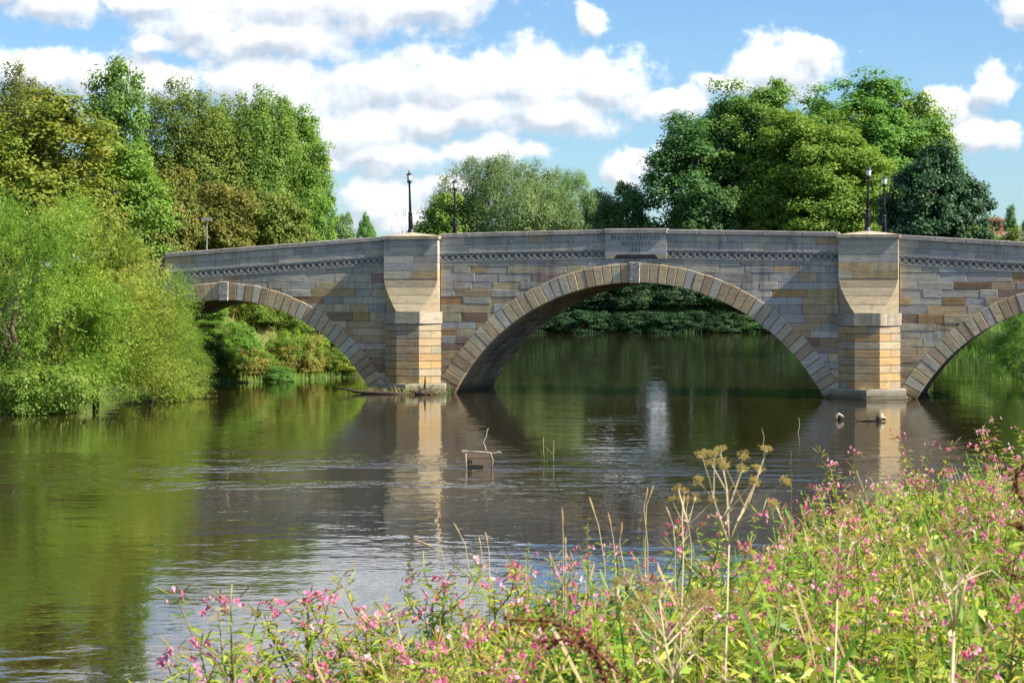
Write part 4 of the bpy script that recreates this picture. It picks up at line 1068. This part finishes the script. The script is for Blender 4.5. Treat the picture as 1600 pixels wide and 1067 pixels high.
MB().box((-0.36, -0.02, -0.05), (0.1, 0.3, 0.1)).box((-0.36, 0.05, 0.1), (-0.24, 0.2, 0.28)).build('caught_sack', 'black_rubber', r)
MB().tube([(0.2, 0, 0.46), (0.16, 0, 0.65), (0.1, 0.02, 0.8), (0.2, 0, 1.0), (0.22, 0, 1.18), (0.27, 0, 1.22)], [0.02, 0.02, 0.018, 0.016, 0.014, 0.01], 6).build('caught_branch', 'pale_wood', r, True)
tag(r, 'rusty sunken shopping trolley with a branch sticking out of the water', 'trolley')
p = onwater(857, 722)
r = empty('reed_clump', (p.x, p.y, 0)); m_ = MB()
for k in range(16): a = dr.uniform(-0.22, 0.22); m_.tube([(a, dr.uniform(-0.1, 0.1), -0.1), (a + dr.uniform(-0.05, 0.05), 0, 0.25), (a + dr.uniform(-0.12, 0.12), 0, dr.uniform(0.3, 0.62))], [0.009, 0.008, 0.003], 4, dr.random())
m_.build('blades', 'grass', r); MB().tube([(-0.15, 0, -0.1), (-0.16, 0, 0.8)], 0.008, 5).tube([(0.16, 0, -0.1), (0.17, 0, 0.7)], 0.008, 5).tube([(-0.1, 0, 0.5), (0.12, 0, 0.25)], 0.007, 4).build('stalks', 'dry_stem', r)
tag(r, 'small clump of green reeds standing in mid-river', 'reeds')
p = onwater(1362, 658)
r = empty('floating_branch', (p.x, p.y, 0), 0.1)
MB().tube([(-0.75, 0, 0.12), (-0.55, 0, 0.02), (-0.2, 0.02, 0.06), (0.1, 0, 0.03), (0.4, 0, 0.08), (0.6, 0, 0.05)], [0.02, 0.045, 0.055, 0.05, 0.05, 0.03], 7).build('branch', 'driftwood', r, True)
MB().tube([(-0.1, 0, 0.05), (-0.15, 0, 0.16), (-0.08, 0, 0.2)], [0.025, 0.02, 0.01], 6).tube([(0.2, 0, 0.03), (0.28, 0, 0.13), (0.4, 0, 0.13)], [0.03, 0.02, 0.01], 6).build('twig', 'driftwood', r, True)
MB().tube([(0.3, 0, 0.05), (0.42, 0, 0.2), (0.46, 0, 0.34)], [0.1, 0.09, 0.03], 8).tube([(0.35, 0, 0.1), (0.55, 0, 0.16), (0.62, 0, 0.14)], [0.06, 0.08, 0.02], 8).build('bleached_knot', 'pale_wood', r, True)
MB().tube([(0.24, 0.02, 0.04), (0.3, 0.0, 0.26), (0.36, 0, 0.2)], [0.07, 0.09, 0.03], 8).build('dark_knot', 'driftwood', r, True)
tag(r, 'dark branch with a pale end floating before the right pier', 'branch')
p = onwater(1311, 656)
r = empty('floating_stump', (p.x, p.y, 0))
MB().tube([(-0.14, 0, -0.05), (-0.12, 0, 0.15), (0.0, 0, 0.24), (0.14, 0, 0.16), (0.2, 0, 0.12)], [0.06, 0.08, 0.08, 0.05, 0.02], 8).build('bleached_arch', 'pale_wood', r, True)
MB().tube([(-0.02, 0.03, 0.02), (0.05, 0.0, 0.12), (0.16, 0, 0.1)], [0.06, 0.07, 0.03], 7).build('dark_core', 'driftwood', r, True)
tag(r, 'small arched pale stump poking up left of the floating branch', 'stump')
for (a, b_, lab) in (((1246, 676), (1248, 652), 'thin pale twig standing in the water left of the right pier reflection'), ((1192, 697), (1190, 668), 'bent thin twig rising from the water above the dry hogweed')):
    p = onwater(*a); q = pix(b_[0], b_[1], p.y)
    o = MB().tube([p - Vector((0, 0, 0.1)), p.lerp(q, 0.5) + Vector((0.06, 0, 0)), q], [0.014, 0.012, 0.006], 5).build('water_twig', 'pale_wood'); tag(o, lab, 'twig')

# ------------------------------------------------------------------ flowering bank in the foreground
def add_leaf(m_, pos, d, up, L, w, tint):
    d = d.normalized(); s_ = d.cross(up).normalized(); n = s_.cross(d).normalized()
    m1 = pos + d * L * 0.42 - n * L * 0.02; tip = pos + d * L - Vector((0, 0, L * 0.22))
    m_.add([pos, m1, tip, m1 + s_ * w * 0.5 + n * w * 0.22, m1 - s_ * w * 0.5 + n * w * 0.22], [(0, 1, 3), (3, 1, 2), (0, 4, 1), (1, 4, 2)], tint)


def add_flower(m_, pos, d, s_, tint):
    d = d.normalized(); a = d.orthogonal().normalized(); b_ = d.cross(a); up = Vector((0, 0, 1))
    tip = pos + d * s_
    m_.add([pos, pos + a * s_ * 0.3 + d * s_ * 0.5, pos + b_ * s_ * 0.3 + d * s_ * 0.5, pos - a * s_ * 0.3 + d * s_ * 0.5, pos - b_ * s_ * 0.3 + d * s_ * 0.5], [(0, 1, 2), (0, 2, 3), (0, 3, 4), (0, 4, 1)], tint)
    for q, ln in ((up, 0.7), (a - up * 0.5, 0.95), (-a - up * 0.5, 0.95)):
        q = q.normalized(); e = pos + d * s_ * 0.5 + q * s_ * ln * 0.75; sd = q.cross(d).normalized() * s_ * 0.32; c_ = pos + d * s_ * 0.45
        m_.add([c_, c_ + (e - c_) * 0.55 + sd, e + d * s_ * 0.12, c_ + (e - c_) * 0.55 - sd], [(0, 1, 2, 3)], min(1, max(0, tint + rnd.uniform(-0.15, 0.15))))


def balsam_data(seed):
    g = random.Random(seed); H = g.uniform(0.82, 1.08); top = Vector((g.uniform(-0.12, 0.12), g.uniform(-0.12, 0.12), H))
    mid = top * 0.5 + Vector((g.uniform(-0.05, 0.05), g.uniform(-0.05, 0.05), 0))
    axes = [([Vector((0, 0, -0.1)), mid, top], 0.008)]
    for k in range(g.randint(8, 12)):
        u = g.uniform(0.35, 0.95); p = mid.lerp(top, (u - 0.5) * 2) if u > 0.5 else mid * (u * 2); a = g.uniform(0, 6.28); l = g.uniform(0.12, 0.28)
        axes.append(([p, p + Vector((math.cos(a) * l * 0.6, math.sin(a) * l * 0.6, l * 0.45)), p + Vector((math.cos(a) * l * 0.85, math.sin(a) * l * 0.85, l))], 0.004))
    leaves, flowers, pods = [], [], []
    yellow = g.gauss(0.5, 0.14)
    for ai, (pts, r_) in enumerate(axes):
        ln = (pts[-1] - pts[0]).length; nn = int(ln / 0.045)
        for k in range(nn):
            u = (k + 0.5) / nn
            if ai == 0 and u < 0.3: continue
            p = pts[0].lerp(pts[1], u * 2) if u < 0.5 else pts[1].lerp(pts[2], u * 2 - 1)
            for j in range(3):
                a = g.uniform(0, 6.28); el = g.uniform(-0.1, 0.7); L = g.uniform(0.05, 0.11) * (1.15 - 0.45 * u)
                leaves.append((p, Vector((math.cos(a), math.sin(a), el)), L, L * g.uniform(0.24, 0.34), min(1, max(0, g.gauss(yellow, 0.2)))))
        e = pts[-1]; ft = g.uniform(0.25, 0.85)
        for k in range(g.choice((0, 1, 2, 4, 6, 8))):
            d = Vector((g.uniform(-1, 1), g.uniform(-1, 1), g.uniform(-0.3, 0.7))); c_ = e + d * g.uniform(0.02, 0.075)
            flowers.append((c_, d, g.uniform(0.019, 0.03), min(1, max(0, g.gauss(ft, 0.2)))))
        for k in range(g.randint(4, 9)):
            d = Vector((g.uniform(-1, 1), g.uniform(-1, 1), g.uniform(-0.5, 1))); pods.append((e + d * 0.02, e + d * g.uniform(0.05, 0.1), g.random()))
    return axes, leaves, flowers, pods


def balsam_meshes(seed):
    axes, leaves, flowers, pods = balsam_data(seed)
    st, lf, fl, pd = MB(), MB(), MB(), MB()
    for pts, r_ in axes: st.tube(pts, [r_, r_ * 0.8, r_ * 0.5], 5, cap=False)
    for (p, d, L, w, t_) in leaves: add_leaf(lf, p, d, Vector((0, 0, 1)), L, w, t_)
    for (p, d, s_, t_) in flowers: add_flower(fl, p, d, s_, t_)
    for (a, b_, t_) in pods: pd.tube([a, a.lerp(b_, 0.7), b_], [0.0012, 0.0032, 0.001], 4, t_, cap=False)
    out = []
    for m_, nm, mt in ((st, 'stem', 'balsam_stem'), (lf, 'foliage', 'balsam_leaf'), (fl, 'blossoms', 'balsam_flower'), (pd, 'seed_pods', 'seed')):
        me_ = m_.mesh(nm); me_.materials.append(MATS[mt]); out.append((nm, me_))
    return out


VAR = [balsam_meshes(100 + k) for k in range(9)]
frg = np.random.default_rng(77); spots = []
for _ in range(30000):
    Y = frg.uniform(5.6, 36); X = frg.uniform(-4.5, 0.25 * Y + 2.2)
    if X < -0.17 * Y - 0.6: continue
    spots.append((X, Y))
S_ = np.array(spots); dd = river_sdf(S_[:, 0], S_[:, 1]); zz_ = ground_z(S_[:, 0], S_[:, 1])
keep = []; cell = {}
for (X, Y), d, z_ in zip(spots, dd, zz_):
    if d < 0.35: continue
    rmin = 0.27 + 0.007 * Y; ok = True; ci, cj = int(X // 0.7), int(Y // 0.7)
    for a in (-1, 0, 1):
        for b_ in (-1, 0, 1):
            for (x2, y2) in cell.get((ci + a, cj + b_), ()):
                if (x2 - X) ** 2 + (y2 - Y) ** 2 < rmin * rmin: ok = False
    if ok: cell.setdefault((ci, cj), []).append((X, Y)); keep.append((X, Y, z_))
keep.sort(key=lambda q: q[1] + max(0, abs(q[0] - 0.03 * q[1]) - 0.235 * q[1]) * 6)
LABB = 'pink flowering balsam plant in the flower bank at lower right'
frn = random.Random(9)
for (X, Y, z_) in keep[:300]:
    r = empty('balsam_plant', (X, Y, z_ - 0.05), frn.uniform(0, 6.28)); k = frn.uniform(0.82, 1.15); r.scale = (k, k, k * frn.uniform(0.9, 1.1)); r.rotation_euler[0] = frn.uniform(-0.1, 0.1)
    for nm, me_ in VAR[frn.randrange(9)]:
        o = link(nm, me_, None, r)
        if nm == 'seed_pods': o['kind'] = 'stuff'
    tag(r, LABB, 'plant', 'balsam plants on the near bank')
print('BALSAM', len(keep))
# the plants past the nearest three hundred, and the low undergrowth, as one mass each
mbs = [MB(), MB()]
rest_v = keep[300:]
if rest_v:
    for pi, (nm, mt) in enumerate((('foliage', 'balsam_leaf'), ('blossoms', 'balsam_flower'))):
        acc = MB()
        for (X, Y, z_) in rest_v:
            q = random.Random(int(X * 1000 + Y * 77)); me_ = VAR[q.randrange(9)][1 + pi][1]; a = q.uniform(0, 6.28); k = q.uniform(0.85, 1.15)
            M_ = Matrix.Translation((X, Y, z_)) @ Matrix.Rotation(a, 4, 'Z') @ Matrix.Scale(k, 4)
            tv = [0.0] * len(me_.polygons); me_.attributes['tint'].data.foreach_get('value', tv); b0 = len(acc.v)
            acc.v += [tuple(M_ @ v_.co) for v_ in me_.vertices]; acc.f += [[b0 + i for i in p_.vertices] for p_ in me_.polygons]; acc.t += tv
        o = acc.build('balsam_mass_' + nm, mt); tag(o, 'far %s of the pink balsam thicket at the right edge' % nm, 'plants', kind='stuff')
n = 110000; Y = frg.uniform(5.4, 36, n); X = frg.uniform(-0.17, 0.25, n) * Y + frg.uniform(-0.8, 1.6, n); d = river_sdf(X, Y); m_ = d > 0.3; X, Y = X[m_], Y[m_]; n = len(X)
pos = np.column_stack([X, Y, ground_z(X, Y) + frg.random(n) ** 0.8 * 1.0]); nr = unit(frg.normal(size=(n, 3)) * 0.6 + np.array([0, -0.2, 0.8]))
o = link('undergrowth', quads_mesh('undergrowth', leaf_quads(frg, pos, nr, 0.1, 0.03), frg.normal(0.45, 0.25, n)), 'balsam_leaf'); tag(o, 'tangled green undergrowth beneath the balsam on the near bank', 'undergrowth', kind='stuff')
n = 5000; Y = frg.uniform(5.4, 36, n); X = frg.uniform(-0.17, 0.25, n) * Y + frg.uniform(-0.8, 1.6, n); m_ = river_sdf(X, Y) > 0.2; X, Y = X[m_], Y[m_]
o = link('long_grass', grass_mesh(55, np.column_stack([X, Y, ground_z(X, Y)]), 0.6, 1.25, 0.014, 0.5), 'grass'); tag(o, 'long green grass blades among the balsam', 'grass', kind='stuff')
n = 2600; Y = frg.uniform(5.8, 34, n); X = frg.uniform(-0.15, 0.25, n) * Y + frg.uniform(-0.3, 1.2, n); m_ = river_sdf(X, Y) > 0.6; X, Y = X[m_], Y[m_]
o = link('straw', grass_mesh(56, np.column_stack([X, Y, ground_z(X, Y)]), 0.7, 1.2, 0.006, 0.6), 'dry_umbel'); tag(o, 'thin straw coloured dead stems scattered through the flower bank', 'straw', kind='stuff')
# plants at the left end of the flower bank that stand clear against the water: every leaf and blossom is its own
lm = MB(); add_leaf(lm, Vector((0, 0, 0)), Vector((0, 1, 0.15)), Vector((0, 0, 1)), 1.0, 0.3, 0.5); LEAFM = lm.mesh('leaf'); LEAFM.materials.append(MATS['balsam_leaf'])
LEAFS = []
for tv in (0.15, 0.35, 0.55, 0.8):
    me_ = LEAFM.copy(); me_.attributes['tint'].data.foreach_set('value', [tv] * len(me_.polygons)); LEAFS.append(me_)
FLS = []
for tv in (0.1, 0.35, 0.6, 0.85):
    fm = MB(); add_flower(fm, Vector((0, 0, 0)), Vector((0, 1, 0)), 1.0, tv); me_ = fm.mesh('blossom'); me_.materials.append(MATS['balsam_flower']); FLS.append(me_)
HERO = [(300, 1015, 7.6, 'leftmost balsam plant in the bottom left of the flower bank'), (385, 965, 8.2, 'balsam plant with a spray of thin pods second from the left'), (478, 905, 8.8, 'tall balsam with a single upright flower stem against the water'),
        (530, 935, 8.5, 'balsam with a dense pink flower head right of the tall upright one'), (600, 925, 9.4, 'balsam with pink blossoms over pale water, left of the grass stalks'), (690, 885, 10.6, 'balsam with a broad leaf below pink blossoms beside the grass stalks'),
        (770, 880, 11.6, 'leafy balsam below the arching grass stalks'), (1425, 680, 29, 'balsam head standing up against the right pier reflection'), (1530, 655, 31, 'highest orange-pink balsam head at the right edge'), (1320, 705, 25, 'balsam head against the dark water left of the right pier reflection')]
for hi, (px, py, Y, lab) in enumerate(HERO):
    Y = 1.42 * F / (py - HZ)
    axes, leaves, flowers, pods = balsam_data(300 + hi); X = (px - 800) / F * Y; ztip = CAMZ - (py - HZ) / F * Y; g = max(-0.2, gz(X, Y))
    H = max(q[0][-1].z for q in axes); k = min(1.15, max(0.8, (ztip - g) / H)); z0_ = ztip - H * k
    r = empty('balsam_plant', (X, Y, z0_)); r.scale = (k, k, k)
    if z0_ > g: axes.append(([Vector((0, 0, (g - z0_) / k - 0.1)), Vector((0.01, 0, (g - z0_) / k * 0.5)), Vector((0, 0, 0.02))], 0.009))
    st = MB()
    for pts, r_ in axes: st.tube(pts, [r_, r_ * 0.8, r_ * 0.5], 5, cap=False)
    st.build('stem', 'balsam_stem', r)
    for (p, d, L, w, t_) in leaves[::1 if hi < 7 else 3]:
        o = link('leaf', LEAFS[min(3, int(t_ * 4))], None, r); o.location = p; o.scale = (L, L, L); o.rotation_euler = d.to_track_quat('Y', 'Z').to_euler()
    for (p, d, s_, t_) in flowers:
        o = link('blossom', FLS[min(3, int(t_ * 4))], None, r); o.location = p; o.scale = (s_, s_, s_); o.rotation_euler = d.to_track_quat('Y', 'Z').to_euler()
    pd = MB()
    for (a, b_, t_) in pods: pd.tube([a, a.lerp(b_, 0.7), b_], [0.0012, 0.0032, 0.001], 4, t_, cap=False)
    pd.build('seed_pods', 'seed', r)['kind'] = 'stuff'; tag(r, lab, 'plant', 'balsam plants on the near bank')

# dry hogweed skeletons
def umbel(m_, fz, c_, d, R_, g):
    d = d.normalized(); a = d.orthogonal().normalized(); b_ = d.cross(a)
    for k in range(14):
        th_ = g.uniform(0, 6.28); q = c_ + d * R_ * 0.8 + (a * math.cos(th_) + b_ * math.sin(th_)) * R_ * g.uniform(0.2, 1)
        m_.tube([c_, c_.lerp(q, 0.5) + d * R_ * 0.1, q], [0.0022, 0.0016, 0.001], 4, cap=False)
        for j in range(5):
            e = q + Vector((g.uniform(-1, 1), g.uniform(-1, 1), g.uniform(-0.4, 1))) * 0.012; s_ = g.uniform(0.002, 0.0042)
            fz.add([e + Vector((-s_, 0, 0)), e + Vector((0, s_, -s_)), e + Vector((s_, 0, 0)), e + Vector((0, -s_, s_))], [(0, 1, 2, 3)], g.random())


def hogweed(name_lab, base, forks, Y, r0, seed, rad=0.028):
    g = random.Random(seed); st, ry, fz = MB(), MB(), MB(); b_ = pix(base[0], base[1], Y); gr = Vector((b_.x, b_.y, gz(b_.x, b_.y)))
    r = empty('dry_hogweed', gr); fp = b_ - gr
    st.tube([Vector((0, 0, -0.1)), fp * 0.35 + Vector((-0.03, 0, 0)), fp], [r0 * 1.2, r0, r0 * 0.8], 7)
    for fk in forks:
        pts = [fp] + [pix(q[0], q[1], Y + g.uniform(-0.25, 0.25)) - gr for q in fk]; st.tube(pts, [r0 * 0.7 * (1 - 0.6 * i / (len(pts) - 1)) for i in range(len(pts))], 6)
        d = pts[-1] - pts[-2]; umbel(ry, fz, pts[-1], d, rad * g.uniform(0.8, 1.25), g)
        if len(pts) > 2:
            for _ in range(2):
                e = pts[1] + Vector((g.uniform(-0.12, 0.12), g.uniform(-0.1, 0.1), g.uniform(0.06, 0.16))); ry.tube([pts[1], e], [0.003, 0.002], 4); umbel(ry, fz, e, e - pts[1], rad * 0.7, g)
    st.build('stem', 'dry_stem', r, True); ry.build('umbel_rays', 'dry_stem', r)['kind'] = 'stuff'; fz.build('seed_heads', 'dry_umbel', r)['kind'] = 'stuff'; tag(r, name_lab, 'dead plant', 'dry hogweed skeletons')


hogweed('tall dry hogweed skeleton with brown umbels against the dark water', (1139, 850), [[(1137, 800), (1135, 760), (1128, 728)], [(1115, 780), (1108, 748), (1098, 716)], [(1152, 815), (1172, 780), (1185, 742)], [(1137, 770), (1150, 748), (1160, 718)], [(1165, 795), (1195, 712)]], 7.6, 0.0034, 1, 0.023)
hogweed('blurred smaller dry hogweed left of the tall one', (1068, 860), [[(1066, 815), (1052, 785)], [(1075, 820), (1085, 782)]], 8.0, 0.0028, 2, 0.02)
hogweed('pale branching dead stem near the bottom right', (1490, 985), [[(1493, 930), (1505, 895), (1500, 868)], [(1510, 905), (1550, 890), (1596, 932)], [(1480, 930), (1465, 880)]], 6.3, 0.006, 3)
hogweed('thin forked dead stem in the middle of the flower bank', (1308, 935), [[(1310, 880), (1312, 830), (1323, 802)], [(1322, 890), (1330, 850)]], 7.5, 0.004, 4)
hogweed('fan of straw coloured dead stalks at the bottom centre', (1050, 1060), [[(1040, 1000), (985, 915)], [(1055, 1000), (1075, 955)], [(1085, 1020), (1130, 1060)], [(1040, 1010), (1030, 935)], [(1065, 1020), (1110, 945)], [(1020, 1020), (965, 930)]], 6.2, 0.005, 5, 0.03)

# rusty dock seed heads
def dock(lab, pts, Y, seed, rr=0.022, dens=46):
    g = random.Random(seed); P = [pix(a, b_, Y) for a, b_ in pts]; base = P[0]; gr = Vector((base.x, base.y, gz(base.x, base.y))); r = empty('dock_plant', gr)
    Q = [Vector((0, 0, -0.05))] + [p - gr for p in P]; MB().tube(Q, [0.006] * (len(Q) - 2) + [0.004, 0.002], 5).build('stem', 'dock', r); sd = MB()
    for i in range(1, len(Q) - 1):
        for k in range(dens):
            c_ = Q[i].lerp(Q[i + 1], g.random()) + Vector((g.gauss(0, 1), g.gauss(0, 1), g.gauss(0, 1))) * rr * 0.6; s_ = g.uniform(0.004, 0.008); a = Vector((g.uniform(-1, 1), g.uniform(-1, 1), g.uniform(-1, 1))).normalized() * s_; b_ = a.orthogonal().normalized() * s_
            sd.add([c_ - a, c_ - b_, c_ + a, c_ + b_], [(0, 1, 2, 3)], g.random())
    sd.build('seed_head', 'dock', r)['kind'] = 'stuff'; tag(r, lab, 'dead plant', 'rusty dock seed heads')


dock('rusty dock plume arching left at the bottom centre', [(948, 1066), (935, 1030), (905, 990), (860, 970), (785, 968)], 6.2, 1, 0.022, 70)
dock('second rusty dock spray under the arching plume', [(985, 1066), (925, 1010), (880, 998), (842, 1005)], 6.25, 2, 0.014)
dock('brown curled dock head at the right edge, highest of three', [(1612, 800), (1590, 770), (1588, 740), (1604, 728)], 6.6, 3, 0.016)
dock('dark dock stalk at the right edge, middle of three', [(1625, 850), (1600, 822), (1575, 818)], 6.6, 4, 0.008)
dock('rusty dock spray at the right edge, lowest of three', [(1630, 925), (1600, 905), (1565, 888)], 6.4, 5, 0.014)

# straw grass stalks against the water
gs = random.Random(12)
GST = [((700, 905), (690, 860), (645, 842)), ((735, 905), (727, 850), (708, 815)), ((756, 905), (752, 860), (748, 838)), ((765, 905), (764, 862), (758, 830)), ((880, 905), (880, 840), (878, 792)), ((884, 910), (884, 860), (883, 838)),
       ((945, 880), (935, 820), (920, 775)), ((962, 880), (958, 840), (950, 800)), ((1008, 850), (1010, 790), (1021, 757)), ((1012, 850), (1006, 795), (1012, 760)), ((1080, 850), (1072, 800), (1075, 772)), ((1055, 860), (1052, 820), (1040, 790)), ((975, 885), (968, 850), (972, 815))]
ORD = sorted(range(len(GST)), key=lambda k: GST[k][2][0])
for k, (a, b_, c_) in enumerate(GST):
    Y = 11.3 + gs.uniform(-0.5, 0.8); A, B_, C_ = (pix(q[0], q[1], Y) for q in (a, b_, c_)); g = gz(A.x, A.y); base = Vector((A.x, A.y, g)); r = empty('grass_stalk', base)
    MB().tube([(0, 0, -0.05), A - base, B_ - base, C_ - base], [0.0025, 0.0025, 0.0022, 0.0012], 5).build('stalk', 'dry_stem', r)
    hd = MB(); L0 = B_ - base; L1 = C_ - base
    hd.tube([L0.lerp(L1, 0.35), L0.lerp(L1, 0.6), L0.lerp(L1, 0.85), L1], [0.003, 0.007, 0.006, 0.001], 5); hd.build('seed_head', 'dry_umbel', r)
    tag(r, ('leftmost', 'second', 'third', 'fourth', 'fifth', 'sixth', 'seventh', 'eighth', 'ninth', 'tenth', 'eleventh', 'twelfth', 'rightmost')[ORD.index(k)] + ' from the left of the straw grass stalks at the flower bank edge' * (0 < ORD.index(k) < 12) + ' straw grass stalk at the edge of the flower bank' * (ORD.index(k) in (0, 12)), 'grass stalk', 'straw grass stalks along the bank edge')
for (px, y0, y1, Y, lab) in ((918, 875, 808, 10.8, 'yellow-green nettle spire beside the grass stalks'), (1236, 745, 705, 21, 'slender nettle spire against the dark water right of the hogweed'), (825, 890, 846, 11.5, 'small orange weed head at the bank edge left of the straw stalks')):
    a, b_ = pix(px, y0, Y), pix(px, y1, Y); base = Vector((a.x, a.y, gz(a.x, a.y))); r = empty('nettle', base); Hh = b_.z - base.z
    MB().tube([(0, 0, -0.05), (0.005, 0, Hh * 0.5), (0, 0, Hh)], [0.005, 0.004, 0.002], 5).build('stem', 'balsam_stem', r); lf = MB()
    for k in range(70):
        u = gs.random() ** 0.7; a_ = gs.uniform(0, 6.28); L = 0.07 * (1.1 - u * 0.75)
        add_leaf(lf, Vector((0, 0, Hh * (0.35 + 0.65 * u))), Vector((math.cos(a_), math.sin(a_), 0.3)), Vector((0, 0, 1)), L, L * 0.4, gs.uniform(0.5, 1))
    lf.build('leaves', 'balsam_leaf' if px != 825 else 'seed', r); tag(r, lab, 'weed')
